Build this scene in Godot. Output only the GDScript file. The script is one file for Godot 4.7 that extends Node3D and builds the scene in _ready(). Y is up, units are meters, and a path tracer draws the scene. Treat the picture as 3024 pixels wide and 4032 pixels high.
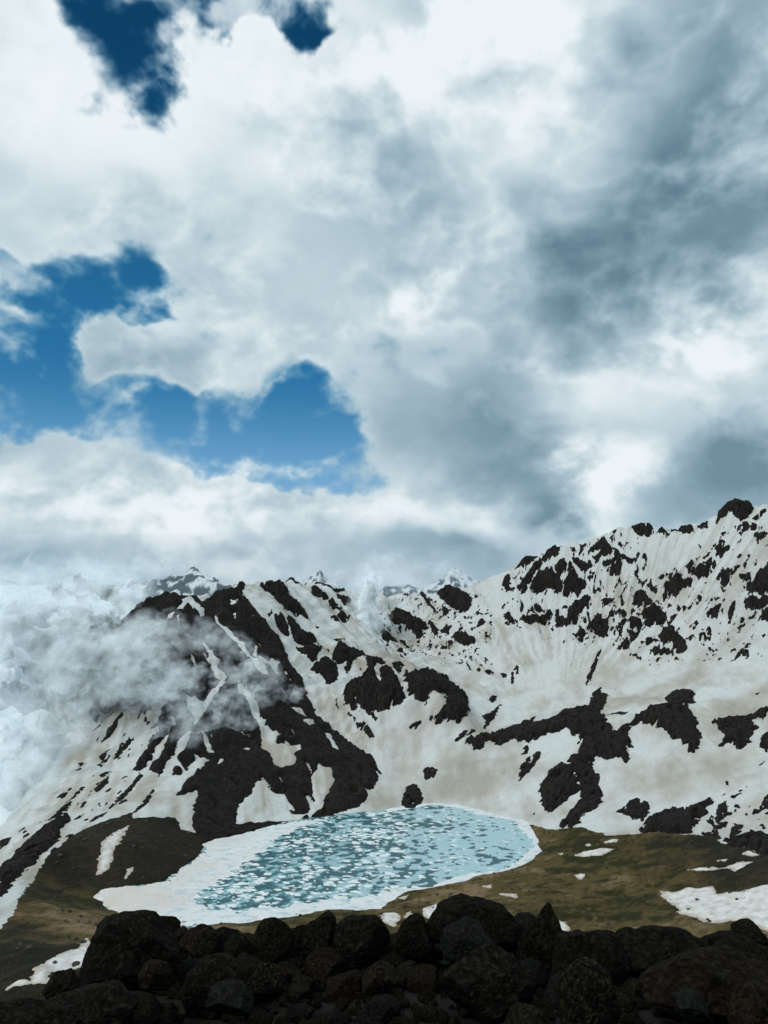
extends Node3D
# A frozen tarn under a snowy cirque, seen from a ridge of dark boulders. Metres; the eye stands at (0, 240, 0) and the lake lies at y = 0.

const X0 := -1160.0
const Z0 := -2300.0
const COARSE := 20.0
const FINE := 4.0
var gw := 0
var gh := 0
var gx0 := 0.0
var gz0 := 0.0
var ground := PackedFloat32Array()      # heights of the whole terrain on a 4 m grid
var used := {}
var n_rag := FastNoiseLite.new()
var n_crag := FastNoiseLite.new()
var n_wide := FastNoiseLite.new()
var n_tone := FastNoiseLite.new()
var n_fine := FastNoiseLite.new()
var lake := PackedVector2Array()
var snow_polys: Array[PackedVector2Array] = []
var snow_boxes: Array[Rect2] = []

# ---------------------------------------------------------------- small helpers

func numbered(called: String) -> String:
	if not used.has(called):
		used[called] = 0
		return called
	used[called] += 1
	return "%s_%03d" % [called, used[called]]

func tag(o: Node3D, label: String, category := "", group := "", kind := "") -> Node3D:
	o.set_meta("label", label)
	if category: o.set_meta("category", category)
	if group: o.set_meta("group", group)
	if kind: o.set_meta("kind", kind)
	return o

func place(called: String, m: Mesh, mat: Material, parent: Node3D = self) -> MeshInstance3D:
	var o := MeshInstance3D.new()
	o.name = numbered(called) if parent == self else called
	o.mesh = m
	o.material_override = mat
	parent.add_child(o, true)
	return o

func noise(sd: int, freq: float, oct: int, ridged := false) -> FastNoiseLite:
	var n := FastNoiseLite.new()
	n.seed = sd
	n.noise_type = FastNoiseLite.TYPE_SIMPLEX_SMOOTH
	n.frequency = freq
	n.fractal_octaves = oct
	n.fractal_type = FastNoiseLite.FRACTAL_RIDGED if ridged else FastNoiseLite.FRACTAL_FBM
	return n

func lin(r: float, g: float, b: float) -> Color:
	return Color(r, g, b).linear_to_srgb()

func pts(a: Array) -> PackedVector2Array:
	var p := PackedVector2Array()
	for i in range(0, a.size(), 2): p.append(Vector2(a[i], a[i + 1]))
	return p

func box_of(p: PackedVector2Array) -> Rect2:
	var r := Rect2(p[0], Vector2.ZERO)
	for q in p: r = r.expand(q)
	return r

func inside_by(p: PackedVector2Array, q: Vector2) -> float:       # distance to the outline, positive inside
	var best := 1e12
	var odd := false
	var a := p[p.size() - 1]
	for b in p:
		var e := b - a
		var w := q - a
		var t := clampf(w.dot(e) / maxf(e.length_squared(), 1e-6), 0.0, 1.0)
		best = minf(best, (w - e * t).length_squared())
		if (a.y > q.y) != (b.y > q.y) and q.x < a.x + (q.y - a.y) / (b.y - a.y) * e.x: odd = not odd
		a = b
	return sqrt(best) if odd else -sqrt(best)

# ---------------------------------------------------------------- terrain

func survey(points: Array) -> PackedFloat64Array:                  # a smooth surface through surveyed points (x, y, z)
	var n := points.size()
	var s := n + 3
	var m: Array[PackedFloat64Array] = []
	for i in s:
		var row := PackedFloat64Array()
		row.resize(s + 1)
		if i < n:
			for j in n:
				var dx = (points[i].x - points[j].x) / 1000.0
				var dz = (points[i].z - points[j].z) / 1000.0
				row[j] = sqrt(dx * dx + dz * dz + 0.000625)
			row[i] -= 0.004
			row[n] = 1.0
			row[n + 1] = points[i].x / 1000.0
			row[n + 2] = points[i].z / 1000.0
			row[s] = points[i].y
		else:
			for j in n: row[j] = [1.0, points[j].x / 1000.0, points[j].z / 1000.0][i - n]
		m.append(row)
	for c in s:
		var big := c
		for k in range(c + 1, s):
			if absf(m[k][c]) > absf(m[big][c]): big = k
		var held := m[c]
		m[c] = m[big]
		m[big] = held
		var top := m[c]
		for k in range(c + 1, s):
			var f := m[k][c] / top[c]
			if f == 0.0: continue
			var row := m[k]
			for j in range(c, s + 1): row[j] -= f * top[j]
			m[k] = row
	var w := PackedFloat64Array()
	w.resize(s)
	for c in range(s - 1, -1, -1):
		var v := m[c][s]
		for j in range(c + 1, s): v -= m[c][j] * w[j]
		w[c] = v / m[c][c]
	return w

func make_terrain(points: Array) -> void:
	var w := survey(points)
	var n := points.size()
	var cw := int(2560.0 / COARSE)
	var ch := int(2360.0 / COARSE)
	var im := Image.create(cw, ch, false, Image.FORMAT_RF)
	var px := PackedFloat32Array()
	var pz := PackedFloat32Array()
	for p in points:
		px.append(p.x / 1000.0)
		pz.append(p.z / 1000.0)
	for j in ch:
		for i in cw:
			var x := (X0 + i * COARSE) / 1000.0
			var z := (Z0 + j * COARSE) / 1000.0
			var v := w[n] + w[n + 1] * x + w[n + 2] * z
			for k in n:
				var dx := x - px[k]
				var dz := z - pz[k]
				v += w[k] * sqrt(dx * dx + dz * dz + 0.000625)
			im.set_pixel(i, j, Color(v, 0, 0))
	var up := int(COARSE / FINE)
	gw = cw * up
	gh = ch * up
	gx0 = X0 + (0.5 / up - 0.5) * COARSE
	gz0 = Z0 + (0.5 / up - 0.5) * COARSE
	im.resize(gw, gh, Image.INTERPOLATE_CUBIC)
	ground = im.get_data().to_float32_array()
	var relief := noise(11, 0.011, 4)
	var ribs := noise(12, 0.02, 4, true)
	var lb := box_of(lake).grow(70)
	for j in gh:
		for i in gw:
			var k := j * gw + i
			var x := gx0 + i * FINE
			var z := gz0 + j * FINE
			var h := ground[k]
			if z < -250.0:
				var much := smoothstep(8.0, 90.0, h)
				h += relief.get_noise_2d(x, z) * (1.5 + 6.5 * much) + (ribs.get_noise_2d(x, z * 0.6) - 0.1) * 4.0 * much
				var bx := x - 270.0
				var bz := z + 1180.0
				if bz < -20.0:
					var turn := atan2(bx, -bz)
					var far := sqrt(bx * bx + bz * bz)
					h += (n_crag.get_noise_2d(turn * 210.0, far * 0.05) * 9.0 + n_fine.get_noise_2d(turn * 190.0, far * 0.03) * 2.2) * smoothstep(85.0, 170.0, h) * smoothstep(40.0, 160.0, far)
				var gully := n_crag.get_noise_2d((x * 0.8 + z * 0.6) * 0.45, (z * 0.8 - x * 0.6) * 0.08 + 300.0)
				h += gully * 7.0 * smoothstep(15.0, 70.0, h) * smoothstep(180.0, 60.0, x)
			if lb.has_point(Vector2(x, z)):
				var sd := inside_by(lake, Vector2(x, z))
				if sd > 0.0: h = minf(h, -1.8 - sd * 0.12)
				elif sd > -70.0: h = clampf(h, 0.2 - sd * 0.02, 0.5 - sd * 0.16 + sd * sd * 0.004)
			ground[k] = h

func high(x: float, z: float) -> float:
	var fx := clampf((x - gx0) / FINE, 0.0, gw - 1.001)
	var fz := clampf((z - gz0) / FINE, 0.0, gh - 1.001)
	var i := int(fx)
	var j := int(fz)
	var u := fx - i
	var v := fz - j
	var k := j * gw + i
	return lerpf(lerpf(ground[k], ground[k + 1], u), lerpf(ground[k + gw], ground[k + gw + 1], u), v)

func commit(v: PackedVector3Array, n: PackedVector3Array, c: PackedColorArray, uv: PackedVector2Array, ix: PackedInt32Array) -> ArrayMesh:
	var a := []
	a.resize(Mesh.ARRAY_MAX)
	a[Mesh.ARRAY_VERTEX] = v
	a[Mesh.ARRAY_NORMAL] = n
	if c.size(): a[Mesh.ARRAY_COLOR] = c
	if uv.size(): a[Mesh.ARRAY_TEX_UV] = uv
	a[Mesh.ARRAY_INDEX] = ix
	var m := ArrayMesh.new()
	m.add_surface_from_arrays(Mesh.PRIMITIVE_TRIANGLES, a)
	return m

func snow_color(x: float, z: float, y: float) -> Color:             # old snow: white high up, stained with blown dust in the bowl
	var d := n_tone.get_noise_2d(x * 0.5, z) * 0.8 + n_tone.get_noise_2d(x * 2.4 + 900.0, z * 0.7) * 0.55 + n_tone.get_noise_2d(x * 9.0 + 300.0, z * 4.0) * 0.3
	var low := 1.0 - smoothstep(60.0, 330.0, y)
	var t := clampf(0.06 + low * 0.34 + d * 1.15, 0.0, 1.0)
	var bx := x - 270.0
	var bz := z + 1180.0
	var r := sqrt(bx * bx + bz * bz)
	if bz < -20.0:
		var run := n_fine.get_noise_2d(atan2(bx, -bz) * 160.0, r * 0.012) + 0.7 * n_fine.get_noise_2d(atan2(bx, -bz) * 520.0, r * 0.03) * (0.6 + n_tone.get_noise_2d(x * 2.0, z * 2.0 + 40.0) * 2.0)
		t = clampf(t + (run * 0.9 - 0.05) * smoothstep(60.0, 160.0, y) * smoothstep(-20.0, -120.0, bz), 0.0, 1.0)
	elif x < 0.0:
		t = clampf(t + (n_fine.get_noise_2d((x * 0.9 - z * 0.2) * 0.9, (z * 0.9 + x * 0.2) * 0.12) - 0.05) * 0.9, 0.0, 1.0)
	var f := 0.93 + 0.07 * n_fine.get_noise_2d(x, z)
	return Color(lerpf(0.67, 0.44, t) * f, lerpf(0.70, 0.415, t) * f, lerpf(0.69, 0.355, t) * f)

func rock_color(x: float, z: float, y: float) -> Color:
	var t := n_tone.get_noise_2d(x * 2.0, z * 2.0 + y) * 0.5 + 0.5
	var f := 1.0 + 0.55 * n_fine.get_noise_2d(x * 1.3, z * 1.3 + y * 0.7)
	f *= 1.0 + 0.9 * smoothstep(0.1, 0.7, n_crag.get_noise_2d(x * 1.7, z * 1.7))
	return Color(lerpf(0.021, 0.044, t) * f, lerpf(0.020, 0.036, t) * f, lerpf(0.020, 0.030, t) * f)

func soil_color(x: float, z: float, y: float) -> Color:
	var a := n_tone.get_noise_2d(x * 0.9 + 500.0, z * 0.9)
	var b := n_tone.get_noise_2d(x * 3.0, z * 5.0 + 300.0)
	var f := 1.0 + 0.6 * n_fine.get_noise_2d(x * 1.4, z * 1.4)
	var tuft := n_fine.get_noise_2d(x * 1.7 + 90.0, z * 1.1)
	var c := Color(0.235, 0.175, 0.062).lerp(Color(0.52, 0.365, 0.20), smoothstep(0.02, 0.5, a + b * 0.8 + tuft * 0.35))
	c = c.lerp(Color(0.070, 0.070, 0.022), smoothstep(-0.06, 0.38, -a + b * 0.6 + n_wide.get_noise_2d(x, z * 2.0) * 0.6 + tuft * 0.45))
	# dark scree on the hillside left of the lake and against the slopes
	var dark := smoothstep(-590.0, -670.0, z + n_rag.get_noise_2d(x * 0.2, z * 0.2) * 60.0) * smoothstep(-110.0, -170.0, x) * 0.92
	dark = maxf(dark, smoothstep(-520.0, -450.0, z + n_rag.get_noise_2d(x * 0.2, z * 0.2) * 60.0) * 0.85 * smoothstep(-60.0, -160.0, x))
	dark = maxf(dark, smoothstep(14.0, 34.0, y + n_rag.get_noise_2d(x * 0.3, z * 0.3) * 10.0) * 0.85 * smoothstep(-500.0, -620.0, z))
	c = c.lerp(Color(0.036, 0.033, 0.024) * (1.0 + 0.4 * tuft), dark)
	return Color(c.r * f, c.g * f, c.b * f)

func terrain_mesh() -> ArrayMesh:
	var v := PackedVector3Array()
	var n := PackedVector3Array()
	var c := PackedColorArray()
	var uv := PackedVector2Array()
	var ix := PackedInt32Array()
	v.resize(gw * gh)
	n.resize(gw * gh)
	c.resize(gw * gh)
	uv.resize(gw * gh)
	for j in gh:
		for i in gw:
			var k := j * gw + i
			var x := gx0 + i * FINE
			var z := gz0 + j * FINE
			var h := ground[k]
			v[k] = Vector3(x, h, z)
			var dx := ground[k + 1 if i < gw - 1 else k] - ground[k - 1 if i > 0 else k]
			var dz := ground[k + gw if j < gh - 1 else k] - ground[k - gw if j > 0 else k]
			n[k] = Vector3(-dx, 2.0 * FINE, -dz).normalized()
			c[k] = snow_color(x, z, h)
			uv[k] = Vector2(x, z) / 40.0
	for j in gh - 1:
		for i in gw - 1:
			var k := j * gw + i
			ix.append_array([k, k + 1, k + gw, k + 1, k + gw + 1, k + gw])
	return commit(v, n, c, uv, ix)

enum {ROCK, FACE, SNOW, PATCH, SOIL, ICE, SHORE, SPECK, RUBBLE}

# A layer that breaks through the surface below inside an outline: it lies under that surface outside, so its edge is ragged by its own relief.
func layer(p: PackedVector2Array, kind: int, cell: float, rag: float, lift: float, crag: float) -> ArrayMesh:
	var b := box_of(p).grow(cell * 2.0 + rag)
	var w := int(b.size.x / cell) + 2
	var h := int(b.size.y / cell) + 2
	var off := PackedFloat32Array()
	var ys := PackedFloat32Array()
	off.resize(w * h)
	ys.resize(w * h)
	for j in h:
		for i in w:
			var x := b.position.x + i * cell
			var z := b.position.y + j * cell
			var q := Vector2(x, z)
			var sd := inside_by(p, q)
			if sd < -rag - cell * 2.0:
				off[j * w + i] = -9.0
				ys[j * w + i] = high(x, z) - 3.0
				continue
			sd += n_rag.get_noise_2d(x, z) * rag + n_fine.get_noise_2d(x * 2.2, z * 2.2) * rag * 0.45
			var o := 0.0
			match kind:
				ROCK, FACE:
					if sd < 0.0: o = maxf(sd * 0.8, -3.0)
					else:
						o = lift * (1.0 - exp(-sd / (1.5 + lift))) + crag * minf(1.0, sd / 4.0) * (n_crag.get_noise_2d(x, z) * 0.5 + 0.35)
						var spot := n_fine.get_noise_2d(x * 0.7 + 77.0, z * 0.7) - 0.42
						if spot > 0.0 and kind == ROCK: o -= spot * 30.0
						var seam := n_fine.get_noise_2d(x * 0.9 + z * 0.5, z * 0.22 - x * 0.1 + 50.0) - 0.34
						if seam > 0.0 and kind == ROCK: o -= seam * 40.0
						elif spot > 0.12: o -= (spot - 0.12) * 30.0
					if kind == FACE:
						var lead := n_fine.get_noise_2d((x * 0.8 - z * 0.6) * 0.62, (x * 0.6 + z * 0.8) * 0.10) + n_tone.get_noise_2d(x * 1.6, z * 1.6 + 70.0) * 0.5 - 0.40
						if lead > 0.0: o -= lead * 45.0
						for s in snow_polys.size():
							if snow_boxes[s].has_point(q):
								o = minf(o, -(inside_by(snow_polys[s], q) + n_rag.get_noise_2d(x + 40.0, z) * 3.0) * 0.9)
				SPECK: o = clampf((n_fine.get_noise_2d(x * 0.85 + z * 0.14, z * 0.26) + n_tone.get_noise_2d(x * 2.0, z * 2.0) * 0.35 - 0.40) * 12.0, -2.0, 1.5) + minf(sd * 0.2, 0.0)
				RUBBLE: o = clampf((n_fine.get_noise_2d(x * 0.8, z * 0.5) + n_tone.get_noise_2d(x * 3.0, z * 3.0) * 0.5 - 0.36) * 12.0, -2.0, 1.8) + minf(sd * 0.2, 0.0)
				SNOW: o = clampf((sd + (n_rag.get_noise_2d(x + 40.0, z) * 3.0 - n_rag.get_noise_2d(x, z) * rag)) * 0.5, -2.0, 0.7)
				SOIL: o = clampf(sd * 0.5, -2.0, 1.2) + (n_wide.get_noise_2d(x, z) * 1.3 if sd > 2.0 else 0.0)
				PATCH: o = 1.2 + n_wide.get_noise_2d(x, z) * 1.3 + clampf(sd * 0.14, -1.5, 0.5)
				ICE: o = clampf((sd + n_fine.get_noise_2d(x * 0.9, z * 1.5) * 12.0 * smoothstep(-190.0, -120.0, x)) * 0.10, -0.4, 0.35)
				SHORE: o = clampf(sd * 0.10, -0.4, 0.3)
			off[j * w + i] = o
			ys[j * w + i] = o if kind == ICE or kind == SHORE else high(x, z) + o
	var at := PackedInt32Array()
	at.resize(w * h)
	at.fill(-1)
	var v := PackedVector3Array()
	var n := PackedVector3Array()
	var c := PackedColorArray()
	var uv := PackedVector2Array()
	var ix := PackedInt32Array()
	var least := 0.2 if kind == PATCH else -0.2 if kind == ICE or kind == SHORE else -0.6
	for j in h - 1:
		for i in w - 1:
			var k := j * w + i
			if maxf(maxf(off[k], off[k + 1]), maxf(off[k + w], off[k + w + 1])) < least: continue
			for e in [k, k + 1, k + w, k + w + 1]:
				if at[e] >= 0: continue
				at[e] = v.size()
				var ei = e % w
				var ej = e / w
				var x = b.position.x + ei * cell
				var z = b.position.y + ej * cell
				var l = ys[e - 1 if ei > 0 else e]
				var r = ys[e + 1 if ei < w - 1 else e]
				var u = ys[e - w if ej > 0 else e]
				var d = ys[e + w if ej < h - 1 else e]
				v.append(Vector3(x, ys[e], z))
				n.append(Vector3(l - r, 2.0 * cell, u - d).normalized())
				uv.append(Vector2(x, z) / 40.0)
				match kind:
					ROCK, FACE, SPECK, RUBBLE: c.append(rock_color(x, z, ys[e]))
					SOIL: c.append(soil_color(x, z, ys[e]))
					SNOW: c.append(snow_color(x, z, ys[e]))
					PATCH: c.append(Color(0.50, 0.43, 0.36).lerp(Color(0.77, 0.77, 0.76), smoothstep(1.2, 1.9, off[e] - n_wide.get_noise_2d(x, z) * 1.3 + n_fine.get_noise_2d(x, z) * 0.35)) * (0.95 + 0.08 * n_fine.get_noise_2d(x, z)))
					ICE, SHORE:
						var t := clampf(smoothstep(-110.0, -215.0, x) * 0.8 + n_tone.get_noise_2d(x * 3.0, z * 3.0) * 0.5, 0.0, 1.0)
						var thin := smoothstep(0.05, 0.45, n_fine.get_noise_2d(x * 0.6, z * 1.0)) * smoothstep(-215.0, -150.0, x)
						c.append(Color(0.77, 0.80, 0.81).lerp(Color(0.68, 0.60, 0.52), t * 0.8).lerp(Color(0.46, 0.60, 0.67), thin * 0.75))
			ix.append_array([at[k], at[k + 1], at[k + w], at[k + 1], at[k + w + 1], at[k + w]])
	if v.is_empty():
		return null
	return commit(v, n, c, uv, ix)

# ---------------------------------------------------------------- sky

var sky_cover: Array = [
	[-18.1, 38.4, 1.7, 0.9, 1.10],
	[-10.7, 38.5, 1.6, 1.4, 0.90],
	[-15.6, 37.5, 1.4, 1.0, 0.50],
	[-19.7, 36.5, 3.8, 2.6, -1.70],
	[-14.6, 38.9, 6.6, 1.6, -1.20],
	[-8.5, 38.5, 2.1, 1.4, -1.10],
	[-24.0, 37.5, 2.4, 1.4, -1.30],
	[-15.8, 40.8, 10.3, 2.1, -0.80],
	[-27.3, 18.0, 3.1, 3.8, -1.30],
	[-21.8, 20.6, 4.5, 2.1, -1.20],
	[-18.0, 20.1, 2.4, 1.7, -0.90],
	[-23.6, 13.9, 5.5, 3.1, -1.40],
	[-12.4, 10.8, 7.2, 3.6, -1.90],
	[-7.3, 14.3, 5.2, 3.1, -1.20],
	[-6.3, 10.3, 4.5, 2.4, -1.00],
	[-12.3, 19.3, 2.1, 1.0, -0.60],
	[-27.0, 22.1, 1.4, 1.0, -0.50],
	[-18.1, 15.0, 4.1, 2.1, -0.60],
	[-20.4, 17.6, 2.8, 1.9, 1.15],
	[-15.2, 16.5, 2.2, 1.9, 1.00],
	[-10.1, 15.5, 1.4, 1.4, 0.60],
	[-26.8, 19.8, 1.4, 1.0, 0.40],
	[-22.6, 10.8, 5.2, 1.7, 1.00],
	[-19.5, 9.1, 2.8, 1.4, 0.60],
	[-26.9, 20.4, 1.4, 1.0, 0.50],
	[2.5, 7.9, 3.4, 1.0, 0.40],
	[-4.5, 6.5, 17.2, 1.7, 0.80],
	[14.4, 9.7, 1.7, 1.7, -0.25],
]
var sky_shade: Array = [
	[14.2, 3.7, 4.5, 2.1, 0.20],
	[7.9, 6.3, 2.1, 1.6, 0.16],
	[15.5, 7.0, 2.1, 2.4, 0.14],
	[19.0, 4.9, 2.1, 1.0, 0.10],
	[-22.1, 32.9, 12.1, 6.2, 0.12],
	[-4.8, 36.1, 15.5, 5.2, 0.10],
	[11.6, 33.0, 7.9, 6.2, 0.14],
	[-13.5, 25.7, 8.6, 2.1, 0.05],
	[0.7, 29.3, 7.6, 3.8, -0.10],
	[-19.2, 27.1, 6.9, 2.4, -0.10],
	[21.1, 25.7, 11.0, 8.3, -0.19],
	[26.4, 32.0, 5.2, 8.6, -0.18],
	[4.2, 14.4, 6.2, 3.4, -0.16],
	[9.7, 11.2, 5.2, 3.8, -0.17],
	[12.4, 7.7, 2.8, 1.4, -0.20],
	[24.8, 7.8, 6.9, 3.8, -0.20],
	[14.7, 21.3, 6.2, 3.1, -0.16],
	[20.1, 30.6, 3.4, 4.1, -0.10],
	[14.6, 15.9, 3.4, 1.7, 0.16],
	[23.4, 15.8, 6.2, 2.8, 0.14],
	[0.7, 19.4, 6.9, 1.7, 0.12],
	[15.7, 9.9, 2.4, 2.4, 0.36],
	[-4.6, 21.9, 6.9, 1.4, 0.06],
	[-17.8, 5.2, 13.8, 2.1, 0.14],
	[2.4, 7.2, 5.2, 1.7, 0.16],
	[4.2, 3.8, 8.6, 1.7, -0.12],
	[-23.5, -0.9, 6.9, 5.2, -0.12],
	[-20.4, 17.6, 2.8, 2.1, -0.08],
	[-15.2, 16.5, 2.4, 1.7, -0.04],
	[-4.6, 20.0, 4.1, 2.1, -0.05],
	[7.6, 3.7, 2.8, 1.7, -0.08],
]

func blobs(list: Array, az: float, el: float) -> float:
	var v := 0.0
	for q in list:
		var dx = (az - q[0]) / q[2]
		var dy = (el - q[1]) / q[3]
		var d = dx * dx + dy * dy
		if d < 6.0: v += q[4] * exp(-d)
	return v

func paint_sky(im: Image, size: Vector2i, from: Vector2i, area: Vector2i) -> void:
	var n1 := noise(31, 1.9, 5)
	var n2 := noise(32, 5.0, 7)
	var n3 := noise(33, 2.4, 4)
	var n4 := noise(34, 16.0, 5)
	var n5 := noise(35, 6.5, 5)
	n2.fractal_gain = 0.6
	n4.fractal_gain = 0.6
	# the broad masses, on a coarse raster
	var cw := area.x / 8 + 2
	var ch := area.y / 8 + 2
	var mass := PackedVector2Array()
	mass.resize(cw * ch)
	for j in ch:
		for i in cw:
			var az := wrapf(float(from.x + i * 8) / size.x * 360.0, -180.0, 180.0)
			var el := 90.0 - float(from.y + j * 8) / size.y * 180.0
			mass[j * cw + i] = Vector2(blobs(sky_cover, az, el), blobs(sky_shade, az, el))
	var ppd := size.x / 360.0
	for j in area.y:
		var el := (0.5 - (from.y + j + 0.5) / size.y) * PI
		var ce := cos(el)
		var se := sin(el)
		for i in area.x:
			var az := (from.x + i + 0.5) / size.x * TAU
			var d := Vector3(sin(az) * ce, se * 1.35, -cos(az) * ce)
			var wx := n3.get_noise_3dv(d)
			var wy := n3.get_noise_3d(d.x + 7.0, d.y, d.z)
			var f1 := n1.get_noise_3d(d.x + wx * 0.1, d.y + wy * 0.1, d.z)
			var f2 := n2.get_noise_3d(d.x + wy * 0.08, d.y + wx * 0.08, d.z + f1 * 0.05)
			var f4 := n4.get_noise_3dv(d)
			var f5 := n5.get_noise_3d(d.x + wx * 0.05, d.y, d.z + wy * 0.05)
			var mi := clampf((i + (wx * 3.4 + f2 * 3.2 + f4 * 0.9) * ppd) / 8.0, 0.0, cw - 1.01)
			var mj := clampf((j + (wy * 2.6 + f5 * 2.6 + f4 * 0.9) * ppd) / 8.0, 0.0, ch - 1.01)
			var a := int(mi)
			var b := int(mj)
			var m := mass[b * cw + a].lerp(mass[b * cw + a + 1], mi - a).lerp(mass[(b + 1) * cw + a].lerp(mass[(b + 1) * cw + a + 1], mi - a), mj - b)
			var billow := 0.42 - 2.0 * absf(f5)
			var c := 1.0 + m.x + f1 * 0.25 + f2 * 0.50 + billow * 0.34 + f4 * 0.30
			var soft := 0.62 + 1.3 * clampf(wx + 0.25, 0.0, 0.6)
			var cover := smoothstep(0.22 - soft * 0.5, 0.22 + soft * 0.5, c)
			cover = maxf(cover, 0.85 * smoothstep(-0.10, 0.60, f2 * 0.9 + billow * 0.45 + f1 * 0.4 + f4 * 0.25 + 0.25 * smoothstep(-1.0, 0.2, c)))
			var crisp := clampf(0.55 + wy * 1.4, 0.25, 1.0)
			var v := 0.742 + m.y + f1 * 0.10 + (maxf(f2, 0.4 * f2) * 0.30 + billow * 0.15 + f4 * 0.10) * crisp
			v -= 0.15 * smoothstep(36.0, 50.0, absf(wrapf(rad_to_deg(az), -180.0, 180.0))) * smoothstep(0.65, 0.4, se)
			v += 0.05 * smoothstep(1.0, 0.45, c) * smoothstep(0.2, 0.5, c)
			v = clampf(v, lerpf(0.50, 0.37, smoothstep(0.17, 0.30, se)), 0.955)
			var cloud := Color(0.32, 0.44, 0.515).lerp(Color(0.655, 0.75, 0.795), smoothstep(0.34, 0.72, v)).lerp(Color(0.925, 0.955, 0.97), smoothstep(0.62, 0.95, v))
			var air := Color(0.48, 0.68, 0.835).lerp(Color(0.16, 0.44, 0.635), smoothstep(0.11, 0.31, se)).lerp(Color(0.055, 0.25, 0.40), smoothstep(0.28, 0.62, se))
			im.set_pixel(posmod(from.x + i, size.x), from.y + j, air.lerp(cloud, cover).srgb_to_linear())

func make_sky() -> PanoramaSkyMaterial:
	var whole := Image.create(1024, 512, false, Image.FORMAT_RGBF)
	paint_sky(whole, Vector2i(1024, 512), Vector2i(0, 0), Vector2i(1024, 268))
	for j in range(268, 512):
		for i in 1024: whole.set_pixel(i, j, Color(0.35, 0.38, 0.4))
	whole.resize(4096, 2048, Image.INTERPOLATE_BILINEAR)
	var from := Vector2i(-410, 520)
	var area := Vector2i(820, 540)
	paint_sky(whole, Vector2i(4096, 2048), from, area)
	var s := PanoramaSkyMaterial.new()
	s.panorama = ImageTexture.create_from_image(whole)
	return s

# ---------------------------------------------------------------- materials

func grain(sd: int, freq: float, lo: float, hi: float, size := 512) -> NoiseTexture2D:
	var t := NoiseTexture2D.new()
	t.width = size
	t.height = size
	t.seamless = true
	var f := noise(sd, freq, 5)
	t.noise = f
	var r := Gradient.new()
	r.set_color(0, Color(lo, lo, lo))
	r.set_color(1, Color(hi, hi, hi))
	t.color_ramp = r
	return t

func surface(tex: Texture2D, rough: float, bump: Texture2D = null, deep := 0.0, repeat := 1.0) -> StandardMaterial3D:
	var m := StandardMaterial3D.new()
	m.vertex_color_use_as_albedo = true
	m.albedo_texture = tex
	m.roughness = rough
	m.metallic_specular = 0.3
	m.uv1_scale = Vector3.ONE * repeat
	if bump:
		m.heightmap_enabled = true
		m.heightmap_texture = bump
		m.heightmap_scale = deep
	return m

# ---------------------------------------------------------------- boulders and floes

func sphere_grid(n: int) -> Array:                                  # a cube blown up to a sphere: directions and triangles
	var v := PackedVector3Array()
	var ix := PackedInt32Array()
	for f in 6:
		var up := [Vector3.UP, Vector3.DOWN, Vector3.LEFT, Vector3.RIGHT, Vector3.FORWARD, Vector3.BACK][f] as Vector3
		var s := Vector3(up.y, up.z, up.x)
		var t := up.cross(s)
		var first := v.size()
		for j in n + 1:
			for i in n + 1:
				v.append((up + s * tan((2.0 * i / n - 1.0) * PI / 4.0) + t * tan((2.0 * j / n - 1.0) * PI / 4.0)).normalized())
		for j in n:
			for i in n:
				var k := first + j * (n + 1) + i
				ix.append_array([k, k + n + 1, k + 1, k + 1, k + n + 1, k + n + 2])
	return [v, ix]

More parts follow.
